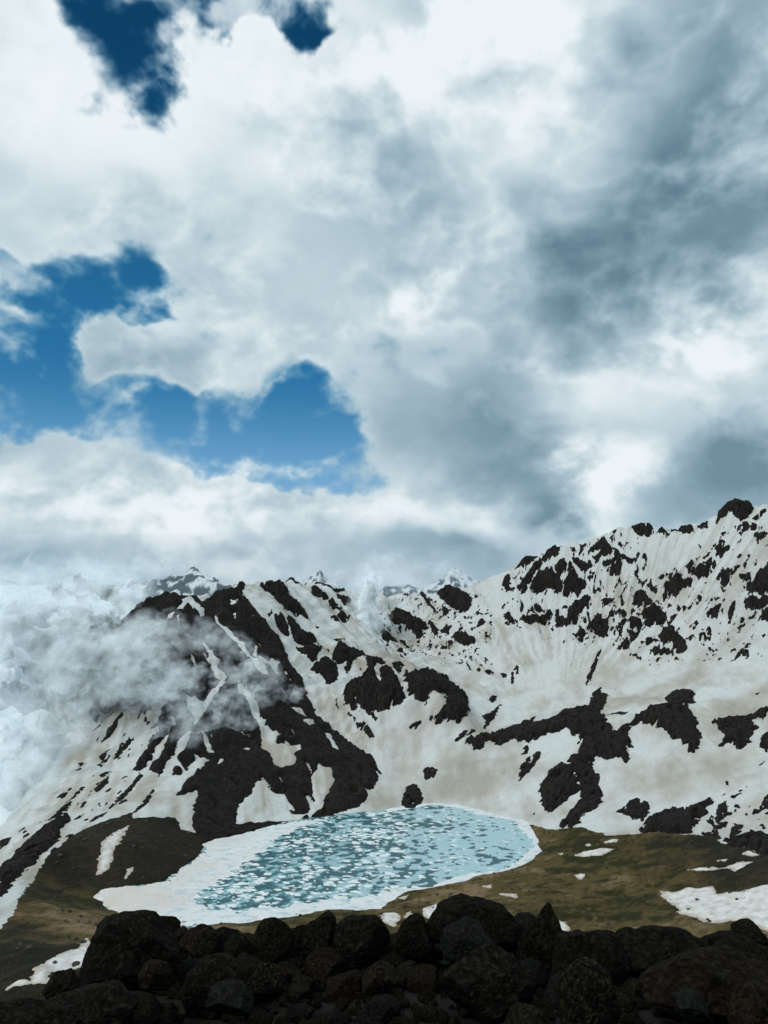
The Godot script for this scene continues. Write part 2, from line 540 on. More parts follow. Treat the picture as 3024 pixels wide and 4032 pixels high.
func boulder_mesh(r: RandomNumberGenerator, n: int, half: Vector3, peak := 0.0, tone := Color(0.03, 0.028, 0.025), lichen := 0.4) -> ArrayMesh:
	var g := sphere_grid(n)
	var dirs: PackedVector3Array = g[0]
	var planes := []
	for k in 6:
		var axis := [Vector3.UP, Vector3.DOWN, Vector3.LEFT, Vector3.RIGHT, Vector3.FORWARD, Vector3.BACK][k] as Vector3
		planes.append([(axis + Vector3(r.randfn(), r.randfn(), r.randfn()) * 0.40).normalized(), r.randf_range(0.72, 0.95)])
	for k in 7 + r.randi() % 5:
		var d := Vector3(r.randfn(), r.randfn() * 0.9, r.randfn()).normalized()
		planes.append([d, r.randf_range(0.66, 0.94)])
	var nz := noise(r.randi() % 9999, 1.3, 5)
	var nf := noise(r.randi() % 9999, 5.0, 4)
	var nc := noise(r.randi() % 9999, 1.9, 2)
	nc.noise_type = FastNoiseLite.TYPE_CELLULAR
	nc.cellular_return_type = FastNoiseLite.RETURN_DISTANCE
	var v := PackedVector3Array()
	var c := PackedColorArray()
	for d in dirs:
		var rad := 1.06
		for p in planes:
			var q: float = d.dot(p[0])
			if q > 0.05: rad = minf(rad, p[1] / q)
		rad *= 1.0 + nz.get_noise_3dv(d) * 0.08 + nf.get_noise_3dv(d) * 0.035 + (nc.get_noise_3dv(d) + 0.5) * 0.08
		var s := d * rad
		if peak > 0.0:
			var k := 1.0 - peak * clampf((s.y + 0.4) / 1.4, 0.0, 1.0)
			s.x *= k
			s.z *= k
		v.append(s * half)
		var t := nz.get_noise_3d(d.x * 2.0 + 3.0, d.y * 2.0, d.z * 2.0) * 0.5 + 0.5
		var l := smoothstep(0.10, 0.38, nf.get_noise_3d(d.x * 1.2 + 9.0, d.y * 1.2, d.z * 1.2) + 0.12 * d.y) * lichen
		var w := tone * (0.7 + 0.7 * t)
		c.append(w.lerp(Color(0.085, 0.074, 0.036), l))
	var ix: PackedInt32Array = g[1]
	# broken rock: every small face keeps its own edge
	var fv := PackedVector3Array()
	var fn := PackedVector3Array()
	var fc := PackedColorArray()
	for k in range(0, ix.size(), 3):
		var f := (v[ix[k + 2]] - v[ix[k]]).cross(v[ix[k + 1]] - v[ix[k]]).normalized()
		for e in 3:
			fv.append(v[ix[k + e]])
			fn.append(f)
			fc.append(c[ix[k + e]])
	return commit(fv, fn, fc, PackedVector2Array(), PackedInt32Array(range(fv.size())))

func floe_mesh(r: RandomNumberGenerator) -> ArrayMesh:              # a slab of ice, 1 m across, 0.3 m thick, standing 0.12 m out of the water
	var n := 13
	var ring := PackedVector2Array()
	var a0 := r.randf_range(0, TAU)
	var nz := noise(r.randi() % 9999, 0.9, 3)
	for k in n:
		var a := TAU * k / n
		var q := Vector2(cos(a), sin(a))
		ring.append(q * 0.5 * (1.0 + 0.75 * nz.get_noise_2dv(q * 1.3 + Vector2(a0, 0))))
	var v := PackedVector3Array([Vector3(0, 0.15, 0)])
	var nn := PackedVector3Array([Vector3.UP])
	var ix := PackedInt32Array()
	for k in n:
		var q := ring[k]
		v.append_array([Vector3(q.x * 0.93, 0.13, q.y * 0.93), Vector3(q.x, 0.07, q.y), Vector3(q.x, -0.18, q.y)])
		nn.append_array([Vector3(q.x, 1.6, q.y).normalized(), Vector3(q.x, 0.25, q.y).normalized(), Vector3(q.x, 0, q.y).normalized()])
		var a := 1 + k * 3
		var b := 1 + (k + 1) % n * 3
		ix.append_array([0, a, b, a, a + 1, b, b, a + 1, b + 1, a + 1, a + 2, b + 1, b + 1, a + 2, b + 2])
	return commit(v, nn, PackedColorArray(), PackedVector2Array(), ix)

func scree(x: float, z: float) -> float:                            # the boulder slope under the eye
	var d := -z
	var y := 237.9 - 0.2 * d - maxf(0.0, d - 9.5) * 0.75 - minf(maxf(0.0, -0.335 * d - x) * 1.5, 0.95)
	return y + n_rag.get_noise_2d(x * 9.0, z * 9.0) * 0.14 + n_fine.get_noise_2d(x * 8.0, z * 8.0) * 0.05

func scree_mesh() -> ArrayMesh:
	var v := PackedVector3Array()
	var n := PackedVector3Array()
	var c := PackedColorArray()
	var uv := PackedVector2Array()
	var ix := PackedInt32Array()
	var w := 161
	var h := 151
	var cell := 0.14
	for j in h:
		for i in w:
			var x := (i - 80) * cell
			var z := 2.0 - j * cell
			v.append(Vector3(x, scree(x, z), z))
			n.append(Vector3(scree(x - 0.1, z) - scree(x + 0.1, z), 0.2, scree(x, z - 0.1) - scree(x, z + 0.1)).normalized())
			var t := n_fine.get_noise_2d(x * 5.0, z * 5.0) * 0.5 + 0.5
			c.append(Color(0.010, 0.009, 0.006).lerp(Color(0.026, 0.021, 0.012), t))
			uv.append(Vector2(x, z))
	for j in h - 1:
		for i in w - 1:
			var k := j * w + i
			ix.append_array([k, k + w, k + 1, k + 1, k + w, k + w + 1])
	return commit(v, n, c, uv, ix)

func far_range(line: Array, sd: int, steep: float, rugged: float, snow: float) -> ArrayMesh:   # a jagged range along its crest
	var crest := noise(sd, 0.010, 3)
	var side := noise(sd + 1, 0.0026, 4)
	var patch := noise(sd + 2, 0.009, 5)
	var v := PackedVector3Array()
	var n := PackedVector3Array()
	var c := PackedColorArray()
	var ix := PackedInt32Array()
	var along := 220
	var down := 70
	for j in range(-10, down):
		for i in along + 1:
			var t := float(i) / along * (line.size() - 1)
			var a := mini(int(t), line.size() - 2)
			var p: Vector3 = (line[a] as Vector3).lerp(line[a + 1], t - a)
			var across: Vector3 = p * Vector3(1, 0, 1)
			across = -across.normalized()
			var s := absf(j) * (rugged * 0.14)
			var q := p + across * (s * signf(j))
			var drop := s * steep
			var r := side.get_noise_2d(q.x, q.z) * rugged * 1.1 * minf(1.0, 0.15 + absf(j) / 12.0)
			q.y += -drop + r + crest.get_noise_2d(q.x, 0.0) * rugged * 0.3 * maxf(0.0, 1.0 - absf(j) / 6.0)
			v.append(q)
			var white := smoothstep(-0.06, 0.10, patch.get_noise_3dv(q) + snow + 0.3 * crest.get_noise_2d(q.x * 0.4, q.y * 0.4))
			c.append(Color(0.05, 0.052, 0.056).lerp(Color(0.78, 0.80, 0.82), white))
	var w := along + 1
	n.resize(v.size())
	var rows := v.size() / w
	for j in rows - 1:
		for i in along:
			var k := j * w + i
			ix.append_array([k, k + 1, k + w, k + 1, k + w + 1, k + w])
	for k in range(0, ix.size(), 3):
		var f := (v[ix[k + 2]] - v[ix[k]]).cross(v[ix[k + 1]] - v[ix[k]])
		for e in 3: n[ix[k + e]] += f
	for k in v.size(): n[k] = n[k].normalized()
	return commit(v, n, c, PackedVector2Array(), ix)

func wisp_texture(sd: int) -> ImageTexture:                          # the ragged thinning of a shred of mist
	var n := noise(sd, 1.2, 3)
	var im := Image.create(160, 160, false, Image.FORMAT_RGBA8)
	for j in 160:
		for i in 160:
			var q := Vector2(i - 79.5, j - 79.5) / 80.0
			var w := n.get_noise_2dv(q)
			var a := smoothstep(1.0, 0.0, q.length() + w * 0.5) * smoothstep(1.0, 0.75, q.length())
			a *= clampf(0.8 + 0.8 * n.get_noise_2d(q.x * 1.1 + 5.0, q.y * 1.5), 0.0, 1.0)
			im.set_pixel(i, j, Color(1, 1, 1, clampf(a, 0.0, 1.0)))
	return ImageTexture.create_from_image(im)

var shreds: Array = []

func lump_mesh(list: Array, centre: Vector3, sd: int) -> ArrayMesh:  # the dense heart of a mist bank: billows grown into one another
	var g := sphere_grid(20)
	var nz := noise(sd, 1.6, 5)
	var v := PackedVector3Array()
	var n := PackedVector3Array()
	var ix := PackedInt32Array()
	for q in list:
		var first := v.size()
		var c := Vector3(q[0], q[1], q[2]) - centre
		for d in g[0] as PackedVector3Array:
			var k := 1.0 + nz.get_noise_3dv(d + c * 0.01) * 0.45
			v.append(c + d * k * Vector3(q[3], q[4], q[3]))
			n.append((d + Vector3(0, 0.7, 0)).normalized())
		for e in g[1] as PackedInt32Array: ix.append(first + e)
	return commit(v, n, PackedColorArray(), PackedVector2Array(), ix)

func mist(label: String, list: Array, sd: int, group: String, heart: Array) -> void:
	if shreds.is_empty():
		for k in 5:
			var m := StandardMaterial3D.new()
			m.albedo_color = Color(0.93, 0.975, 1.0, 0.29)
			if k < 4: m.albedo_texture = wisp_texture(400 + k)
			m.transparency = BaseMaterial3D.TRANSPARENCY_ALPHA if k < 4 else BaseMaterial3D.TRANSPARENCY_DISABLED
			m.cull_mode = BaseMaterial3D.CULL_DISABLED
			m.roughness = 1.0
			m.specular_mode = BaseMaterial3D.SPECULAR_DISABLED
			m.backlight_enabled = false
			m.backlight = Color(0.6, 0.6, 0.6)
			shreds.append(m)
	var r := RandomNumberGenerator.new()
	r.seed = sd
	var root := Node3D.new()
	root.name = numbered("mist_cloud")
	root.position = Vector3(list[0][0], list[0][1], list[0][2])
	add_child(root)
	tag(root, label, "cloud", group)
	if heart.size(): place("dense_core", lump_mesh(heart, root.position, sd), shreds[4], root)
	for set in 4:
		var v := PackedVector3Array()
		var n := PackedVector3Array()
		var uv := PackedVector2Array()
		var ix := PackedInt32Array()
		for q in list:                                              # x, y, z, half width, half height, thickness
			var c := Vector3(q[0], q[1], q[2]) - root.position
			var half := Vector3(q[3], q[4], q[3] * 0.8)
			for k in maxi(1, int(q[5] * 3.0)):
				var d := Vector3(r.randfn(), r.randfn(), r.randfn()) * 0.45
				var s := r.randf_range(0.35, 0.8)
				var b := Basis.from_euler(Vector3(r.randf_range(-0.7, 0.4), r.randf_range(-0.7, 0.7), r.randf_range(0, TAU)))
				b = Basis.from_scale(Vector3(0.6 * half.x + 0.4 * half.y, 0.6 * half.y + 0.4 * half.x, half.x) * s) * b
				var first := v.size()
				for j in 3:
					for i in 3:
						var p := Vector2(i - 1.0, j - 1.0)
						v.append(c + d * half + b * Vector3(p.x, p.y, 0.3 * (1.0 - p.length_squared())))
						n.append(Vector3(p.x * 0.2, 0.85, 0.5).normalized())
						uv.append(p * 0.5 + Vector2(0.5, 0.5))
				for j in 2:
					for i in 2:
						var e := first + j * 3 + i
						ix.append_array([e, e + 3, e + 1, e + 1, e + 3, e + 4])
		var o := place("shred", commit(v, n, PackedColorArray(), uv, ix), shreds[set], root)
		o.set_meta("kind", "stuff")

# ---------------------------------------------------------------- the scene

func _ready() -> void:
	var cam := Camera3D.new()
	cam.name = "camera"
	cam.position = Vector3(0, 240, 0)
	cam.rotation.x = 0.11033
	cam.fov = 67.32
	cam.near = 0.1
	cam.far = 40000.0
	add_child(cam)
	cam.current = true

	var env := Environment.new()
	env.background_mode = Environment.BG_SKY
	env.sky = Sky.new()
	env.sky.sky_material = make_sky()
	env.background_energy_multiplier = 1.0
	env.tonemap_mode = Environment.TONE_MAPPER_LINEAR
	env.tonemap_exposure = 1.0
	env.sdfgi_enabled = true
	env.ssao_enabled = true
	env.ssil_enabled = true
	env.volumetric_fog_enabled = true
	env.volumetric_fog_density = 0.0
	var we := WorldEnvironment.new()
	we.name = "environment"
	we.environment = env
	add_child(we)

	var sun := DirectionalLight3D.new()
	sun.name = "sun"
	sun.light_energy = 0.5
	sun.light_color = Color(1.0, 0.985, 0.955)
	sun.light_angular_distance = 10.0
	sun.shadow_enabled = true
	add_child(sun)
	sun.look_at_from_position(Vector3.ZERO, Vector3(0.50, -0.78, -0.36))

	n_rag = noise(1, 0.075, 4)
	n_crag = noise(2, 0.045, 5, true)
	n_wide = noise(3, 0.03, 4)
	n_tone = noise(4, 0.008, 4)
	n_fine = noise(5, 0.11, 4)

	lake = pts([-140, -834, -104, -859, -66, -880, -36, -891, 0, -904, 27, -923, 55, -933, 84, -927, 110, -900, 132, -876, 151, -864, 155, -834, 153, -795, 149, -760, 132, -728, 110, -708, 84, -696, 67, -683, 42, -667, 19, -659, 8, -643, -3, -624, -18, -618, -34, -624, -49, -618, -73, -607, -93, -601, -119, -597, -144, -589, -160, -583, -183, -603, -217, -627, -236, -652, -232, -667, -209, -675, -188, -683, -179, -722, -172, -754, -180, -800, -169, -810])
	for q in snow_on_face:
		var p := pts(q[1])
		snow_polys.append(p)
		snow_boxes.append(box_of(p).grow(8))
	var marks: Array = []
	for q in survey_points: marks.append(Vector3(q[0], q[1], q[2]))
	make_terrain(marks)

	# ---- setting
	var t_snow := grain(41, 0.02, 0.93, 1.0)
	var t_snow_h := grain(42, 0.03, 0.0, 1.0)
	var t_rock := grain(43, 0.03, 0.45, 1.0)
	var t_rock_h := grain(44, 0.035, 0.0, 1.0)
	var m_snow := surface(t_snow, 0.85, t_snow_h, 18.0)
	var m_rock := surface(t_rock, 0.9, t_rock_h, 200.0, 1.6)
	var m_soil := surface(t_rock, 0.95, t_rock_h, 110.0, 2.0)
	tag(place("mountain_slope", terrain_mesh(), m_snow), "dust stained snow slopes of the cirque around the lake", "", "", "structure")
	tag(place("meadow", layer(pts([-245, -473, -235, -495, -243, -531, -269, -602, -283, -655, -288, -697, -287, -730, -281, -755, -274, -778, -263, -799, -255, -809, -251, -792, -241, -798, -229, -808, -215, -825, -204, -806, -193, -808, -160, -817, -132, -845, -66, -883, 0, -891, 37, -913, 95, -906, 147, -857, 157, -845, 168, -819, 196, -791, 213, -757, 238, -742, 255, -738, 275, -721, 291, -705, 287, -680, 296, -651, 302, -618, 342, -554, 325, -485, 252, -384, 128, -343, 10, -251, -72, -246, -166, -306, -234, -369, -362, -587]), SOIL, 3.0, 3.0, 1.2, 0.0), m_soil), "brown and olive meadow and dark scree around the frozen lake", "", "", "structure")
	tag(place("rock_face", layer(pts([-397, -1250, -387, -1260, -370, -1272, -346, -1285, -324, -1260, -320, -1300, -299, -1290, -281, -1334, -258, -1332, -256, -1353, -244, -1364, -243, -1321, -226, -1305, -207, -1292, -190, -1283, -173, -1274, -156, -1259, -149, -1238, -122, -1191, -112, -1150, -98, -1123, -87, -1108, -70, -1093, -48, -1059, -28, -1032, -12, -1024, -8, -1000, -4, -993, -16, -937, -29, -905, -66, -876, -104, -860, -135, -820, -177, -784, -192, -811, -200, -833, -205, -882, -208, -880, -224, -862, -223, -896, -218, -910, -206, -939, -212, -949, -224, -933, -231, -902, -240, -904, -246, -934, -242, -968, -242, -995, -253, -976, -254, -947, -254, -897, -269, -909, -267, -960, -270, -987, -278, -968, -275, -928, -279, -904, -288, -908, -290, -929, -292, -960, -288, -990, -291, -1011, -292, -1037, -276, -1058, -334, -1116, -385, -1131, -416, -1210]), FACE, 2.2, 4.0, 2.5, 7.0), m_rock), "big dark rock face of the ridge left of the lake", "", "", "structure")

	var floor_mesh := PlaneMesh.new()
	floor_mesh.size = Vector2(18000, 18000)
	var m_floor := StandardMaterial3D.new()
	m_floor.albedo_color = lin(0.82, 0.86, 0.88)
	var vf := place("cloud_sea", floor_mesh, m_floor)
	vf.position.y = -420.0
	tag(vf, "sea of cloud filling the valleys far below the ridge", "", "", "structure")

	# ---- lake
	var lb := box_of(lake).grow(6)
	var lm := PlaneMesh.new()
	lm.size = lb.size
	var m_lake := StandardMaterial3D.new()
	m_lake.albedo_texture = lake_texture(lb)
	m_lake.roughness = 0.35
	var lo := place("lake_water", lm, m_lake)
	lo.position = Vector3(lb.get_center().x, 0.0, lb.get_center().y)
	tag(lo, "teal meltwater and thin pale ice of the half frozen lake", "", "", "structure")
	var m_ice := surface(t_snow, 0.6, t_snow_h, 20.0)
	place_layer("ice_shelf", layer(pts([-236, -652, -232, -667, -209, -675, -188, -683, -179, -722, -172, -754, -180, -800, -169, -810, -140, -834, -113, -850, -85, -864, -65, -864, -92, -837, -108, -795, -117, -754, -128, -716, -138, -688, -151, -657, -150, -638, -129, -624, -104, -624, -76, -633, -48, -643, -15, -652, 16, -672, 19, -659, 8, -640, -3, -622, -17, -616, -34, -622, -49, -616, -72, -605, -92, -599, -119, -594, -139, -593, -148, -597, -155, -589, -162, -590, -183, -603, -217, -627]), ICE, 1.4, 9.0, 0.3, 0.0), m_ice, "wide snow covered ice shelf on the left end of the lake, beige at its tip", "ice", "")
	place_layer("shore_ice", layer(pts([-2, -908, 25, -927, 55, -938, 87, -931, 114, -903, 135, -880, 155, -866, 160, -834, 158, -795, 154, -759, 136, -725, 113, -704, 87, -692, 70, -679, 44, -663, 22, -655, 12, -640, 0, -620, -18, -613, -18, -627, -6, -628, -3, -650, 14, -666, 40, -671, 60, -694, 79, -704, 107, -712, 122, -736, 140, -763, 148, -795, 142, -834, 143, -860, 129, -872, 101, -891, 79, -919, 55, -928, 33, -912, 4, -896]), SHORE, 1.2, 4.0, 0.3, 0.0), m_ice, "white scalloped rim of shore ice along the right and near side of the lake", "ice", "")

	# ---- rock outcrops and snow patches
	for q in speckled:
		tag(place(q[1], layer(pts(q[3]), SPECK if q[2] == 0 else RUBBLE, 1.5, 0.0, 0.0, 0.0), m_rock), q[0], "rock", "", "stuff")
	for q in outcrops:
		place_layer("rock_outcrop", layer(pts(q[1]), ROCK, q[2], q[3], q[4], q[5]), m_rock, q[0], "rock", "dark rock outcrops in the snow")
	for q in snow_on_face:
		place_layer("snow_patch", layer(pts(q[1]), SNOW, 2.0, 3.0, 0.7, 0.0), m_snow, q[0], "snow patch", "snow patches on the dark rock face")
	for q in snow_on_ground:
		place_layer("snow_patch", layer(pts(q[1]), PATCH, q[2], 2.5, 0.5, 0.0), m_snow, q[0], "snow patch", "snow patches on the meadow and hillside")

	floes(lb)
	var rs := RandomNumberGenerator.new()
	rs.seed = 21
	var mead := pts([-245, -473, -235, -495, -243, -531, -269, -602, -283, -655, -288, -697, -287, -730, -281, -755, -274, -778, -263, -799, -255, -809, -251, -792, -241, -798, -229, -808, -215, -825, -204, -806, -193, -808, -160, -817, -132, -845, -66, -883, 0, -891, 37, -913, 95, -906, 147, -857, 157, -845, 168, -819, 196, -791, 213, -757, 238, -742, 255, -738, 275, -721, 291, -705, 287, -680, 296, -651, 302, -618, 342, -554, 325, -485, 252, -384, 128, -343, 10, -251, -72, -246, -166, -306, -234, -369, -362, -587])
	var at: Array = []
	for tries in 9000:
		var q := Vector2(rs.randf_range(-330, 420), rs.randf_range(-860, -430))
		var size := 0.5 + (2.6 if q.x > -120.0 else 4.2) * pow(rs.randf(), 4.0)
		var spin := Vector3(rs.randf_range(-0.4, 0.4), rs.randf_range(0, TAU), rs.randf_range(-0.4, 0.4))
		if rs.randf() > 0.35 + n_tone.get_noise_2d(q.x * 3.0, q.y * 3.0) * 1.6 or inside_by(lake, q) > -4.0 or inside_by(mead, q) < 6.0: continue
		at.append(Transform3D(Basis.from_euler(spin).scaled(Vector3.ONE * size), Vector3(q.x, high(q.x, q.y) + 1.2 + n_wide.get_noise_2d(q.x, q.y) * 1.3 + size * 0.1, q.y)))
	var ms := MultiMesh.new()
	ms.transform_format = MultiMesh.TRANSFORM_3D
	ms.mesh = boulder_mesh(rs, 4, Vector3(0.5, 0.4, 0.5), 0.0, Color(0.052, 0.046, 0.036), 0.2)
	ms.instance_count = at.size()
	for k in at.size(): ms.set_instance_transform(k, at[k])
	var mo := MultiMeshInstance3D.new()
	mo.name = "meadow_stones"
	mo.multimesh = ms
	mo.material_override = surface(null, 0.9)
	add_child(mo)
	tag(mo, "small grey stones strewn over the brown meadow by the lake", "stones", "", "stuff")
	foreground()

	# ---- far ranges
	var m_far := StandardMaterial3D.new()
	m_far.vertex_color_use_as_albedo = true
	m_far.roughness = 0.95
	for q in far_ranges:
		var line: Array = []
		for k in range(0, q[5].size(), 3): line.append(Vector3(q[5][k], q[5][k + 1], q[5][k + 2]))
		tag(place("mountain", far_range(line, q[1], q[2], q[3], q[4]), m_far), q[0], "", "", "structure")
	var haze := FogVolume.new()
	haze.name = "haze_cloud"
	haze.shape = RenderingServer.FOG_VOLUME_SHAPE_ELLIPSOID
	haze.size = Vector3(9000, 760, 3600)
	haze.position = Vector3(-200, 200, -4300)
	var hm := FogMaterial.new()
	hm.density = 0.00012
	hm.albedo = Color(0.80, 0.92, 1.0)
	haze.material = hm
	add_child(haze)
	tag(haze, "blue haze between the saddle and the far ranges", "", "", "structure")
	for q in mists: mist(q[0], q[2], q[1], "mist drifting round the ridge", q[3])

func place_layer(called: String, m: ArrayMesh, mat: Material, label: String, category: String, group: String) -> void:
	if m == null: return
	tag(place(called, m, mat), label, category, group)

func lake_texture(lb: Rect2) -> ImageTexture:
	var w := 1400
	var h := int(w * lb.size.y / lb.size.x)
	var im := Image.create(w, h, false, Image.FORMAT_RGB8)
	var n1 := noise(51, 0.05, 4)
	var n2 := noise(52, 0.012, 3)
	var deep := Color(0.012, 0.085, 0.105)
	var teal := Color(0.055, 0.21, 0.235)
	var pale := Color(0.37, 0.56, 0.61)
	for j in h:
		for i in w:
			var x := lb.position.x + (i + 0.5) / w * lb.size.x
			var z := lb.position.y + (j + 0.5) / h * lb.size.y
			var big := n2.get_noise_2d(x, z)
			var east := smoothstep(-60.0, 90.0, x + big * 60.0)
			var a := n1.get_noise_2d(x * 1.3 + z * 0.2 + big * 12.0, z * 1.5)
			var c := deep.lerp(teal, smoothstep(-0.18, 0.1, a + big * 0.4)).lerp(pale, smoothstep(0.02, 0.2, a + east * 0.42 + big * 0.35 - 0.05) * (0.75 + 0.25 * east))
			im.set_pixel(i, j, c.linear_to_srgb())
	return ImageTexture.create_from_image(im)

func floes(lb: Rect2) -> void:
	var r := RandomNumberGenerator.new()
	r.seed = 77
	var kinds: Array = []
	for k in 14: kinds.append(floe_mesh(r))
	var m := StandardMaterial3D.new()
	m.albedo_color = lin(0.74, 0.79, 0.80)
	m.roughness = 0.6
	var n2 := noise(53, 0.012, 3)
	var list: Array = []
	for tries in 9000:
		var q := Vector2(r.randf_range(lb.position.x, lb.end.x), r.randf_range(lb.position.y, lb.end.y))
		var sd := inside_by(lake, q)
		var chance := (1.0 - 0.75 * smoothstep(-30.0, 90.0, q.x)) * (0.75 + n2.get_noise_2dv(q) * 0.9)
		var a := r.randf()
		var big := r.randf()
		var turn := r.randfn() * 0.28 - 0.12
		var kind := r.randi() % 14
		if sd < 4.0 or a > chance * 0.42: continue
		var s := 1.5 + 5.6 * big * big * (1.0 - 0.5 * smoothstep(0.0, 120.0, q.x))
		list.append([s, q, turn, kind, 0.45 + 0.35 * r.randf()])
	list.sort_custom(func(a, b): return a[0] > b[0])
	var small: Array = []
	for k in list.size():
		var e: Array = list[k]
		var basis := Basis(Vector3.UP, e[2]).scaled_local(Vector3(e[0] * 1.25, 1.0 + e[0] * 0.08, e[0] * e[4] * 1.2))
		var at := Transform3D(basis, Vector3(e[1].x, 0.02 + 0.01 * (k % 7), e[1].y))
		if k >= 290:
			small.append([at, e[3]])
			continue
		var o := place("ice_floe", kinds[e[3]], m)
		o.transform = at
		tag(o, floe_label(e), "ice floe", "ice floes drifting on the lake")
	for kind in 14:
		var mine := small.filter(func(e): return e[1] == kind)
		if mine.is_empty(): continue
		var mm := MultiMesh.new()
		mm.transform_format = MultiMesh.TRANSFORM_3D
		mm.mesh = kinds[kind]
		mm.instance_count = mine.size()
		for k in mine.size(): mm.set_instance_transform(k, mine[k][0])
		var o := MultiMeshInstance3D.new()
		o.name = numbered("ice_crumbs")
		o.multimesh = mm
		o.material_override = m
		add_child(o)
		tag(o, "small white ice crumbs scattered between the floes of the lake", "ice", "ice crumbs", "stuff")

func floe_label(e: Array) -> String:
	var size := "large" if e[0] > 6.0 else "middling" if e[0] > 4.0 else "small"
	var q: Vector2 = e[1]
	var where := "beside the ice shelf on the left of the lake" if q.x < -70.0 else "near the far shore of the lake" if q.y < -800.0 else "near the pale right end of the lake" if q.x > 50.0 else "near the closer shore of the lake" if q.y > -690.0 else "in the middle of the lake"
	return "%s %s white ice floe %s" % [size, "long" if e[4] < 0.62 else "broad", where]

func rock_material(sd: int) -> StandardMaterial3D:
	var m := StandardMaterial3D.new()
	m.vertex_color_use_as_albedo = true
	m.albedo_texture = grain(sd, 0.03, 0.30, 1.0)
	m.uv1_triplanar = true
	m.uv1_scale = Vector3.ONE * 1.1
	m.roughness = 0.9
	m.metallic_specular = 0.15
	m.heightmap_enabled = true
	m.heightmap_texture = grain(sd + 1, 0.04, 0.0, 1.0)
	m.heightmap_scale = 2.0
	return m

func foreground() -> void:
	var r := RandomNumberGenerator.new()
	r.seed = 5
	var mats := [rock_material(61), rock_material(64)]
	var m_scree := surface(mats[0].albedo_texture, 0.95)
	tag(place("boulder_slope", scree_mesh(), m_scree), "dark stony ground between the foreground boulders", "", "", "structure")
	var taken: Array = []
	for q in heroes:                                                # label, x, top y, z, half width, height, depth, peak, tone, lichen
		var half := Vector3(q[4] * 1.12, q[5] * 0.56, q[6])
		var tone := [Color(0.013, 0.012, 0.010), Color(0.019, 0.014, 0.010), Color(0.020, 0.021, 0.021)][q[8]] as Color
		var o := place("boulder", boulder_mesh(r, 22, half, q[7], tone, q[9]), mats[r.randi() % 2])
		var top: float = o.mesh.get_aabb().end.y
		o.position = Vector3(q[1], q[2] - top, q[3])
		o.rotation.z = r.randf_range(-0.06, 0.06)
		tag(o, q[0], "boulder", "big boulders of the foreground")
		taken.append([Vector2(q[1], q[3]), maxf(q[4], q[6]) * 0.8])
	var shapes: Array = []
	for k in 16:
		var tone := [Color(0.012, 0.011, 0.010), Color(0.016, 0.015, 0.010), Color(0.018, 0.013, 0.009), Color(0.016, 0.017, 0.017)][k % 4] as Color
		shapes.append(boulder_mesh(r, 14, Vector3(0.5, r.randf_range(0.28, 0.42), r.randf_range(0.36, 0.5)), 0.0, tone, 0.25 + 0.15 * (k % 3)))
	var count := 0
	var fillers: Array = []
	for tries in 6000:
		var d := r.randf_range(3.2, 10.2)
		var x := r.randf_range(-0.62, 0.62) * d
		var s := r.randf_range(0.25, 0.5) if tries < 160 else r.randf_range(0.12, 0.34)
		if tries > 160 and tries < 500:
			d = r.randf_range(7.2, 9.6)
			x = r.randf_range(-0.34, 0.62) * d
			s = r.randf_range(0.3, 0.55)
		var sink := r.randf_range(0.15, 0.35)
		var turn := Vector3(r.randf_range(-0.3, 0.3), r.randf_range(0, TAU), r.randf_range(-0.3, 0.3))
		var kind := r.randi() % 16
		var free := true
		for e in taken:
			if e[0].distance_to(Vector2(x, -d)) < (e[1] + s * 0.5) * 0.72: free = false
		if not free or count >= 300: continue
		taken.append([Vector2(x, -d), s * 0.5])
		var o := place("boulder", shapes[kind], mats[kind % 2])
		o.position = Vector3(x, scree(x, -d) + s * sink * 0.5, -d)
		o.rotation = turn
		o.scale = Vector3.ONE * s
		count += 1
		fillers.append([filler_label(x, d, s, kind % 4), x / d, o])
	fillers.sort_custom(func(a, b): return a[1] < b[1])
	var total := {}
	var seen := {}
	for e in fillers: total[e[0]] = total.get(e[0], 0) + 1
	for e in fillers:
		seen[e[0]] = seen.get(e[0], 0) + 1
		var label: String = e[0]
		if total[label] > 1: label += ", " + ["leftmost", "second", "third", "fourth", "fifth", "sixth", "seventh", "eighth", "ninth", "tenth", "eleventh", "twelfth", "next", "next"][mini(seen[label], 14) - 1] + (" from left" if seen[label] > 1 else " one")
		tag(e[2], label, "boulder", "boulders packed in the foreground rubble")
	var mm := MultiMesh.new()
	mm.transform_format = MultiMesh.TRANSFORM_3D
	mm.mesh = boulder_mesh(r, 5, Vector3(0.5, 0.36, 0.42), 0.0, Color(0.024, 0.020, 0.015), 0.5)
	mm.instance_count = 6000
	for k in 6000:
		var d := r.randf_range(2.8, 10.5)
		var x := r.randf_range(-0.62, 0.62) * d
		var s := r.randf_range(0.03, 0.13)
		mm.set_instance_transform(k, Transform3D(Basis.from_euler(Vector3(r.randf_range(0, TAU), r.randf_range(0, TAU), 0)).scaled(Vector3.ONE * s), Vector3(x, scree(x, -d) + s * 0.15, -d)))
	var o := MultiMeshInstance3D.new()
	o.name = "rubble"
	o.multimesh = mm
	o.material_override = mats[0]
	add_child(o)
	tag(o, "small dark stones filling the gaps between the foreground boulders", "stones", "", "stuff")

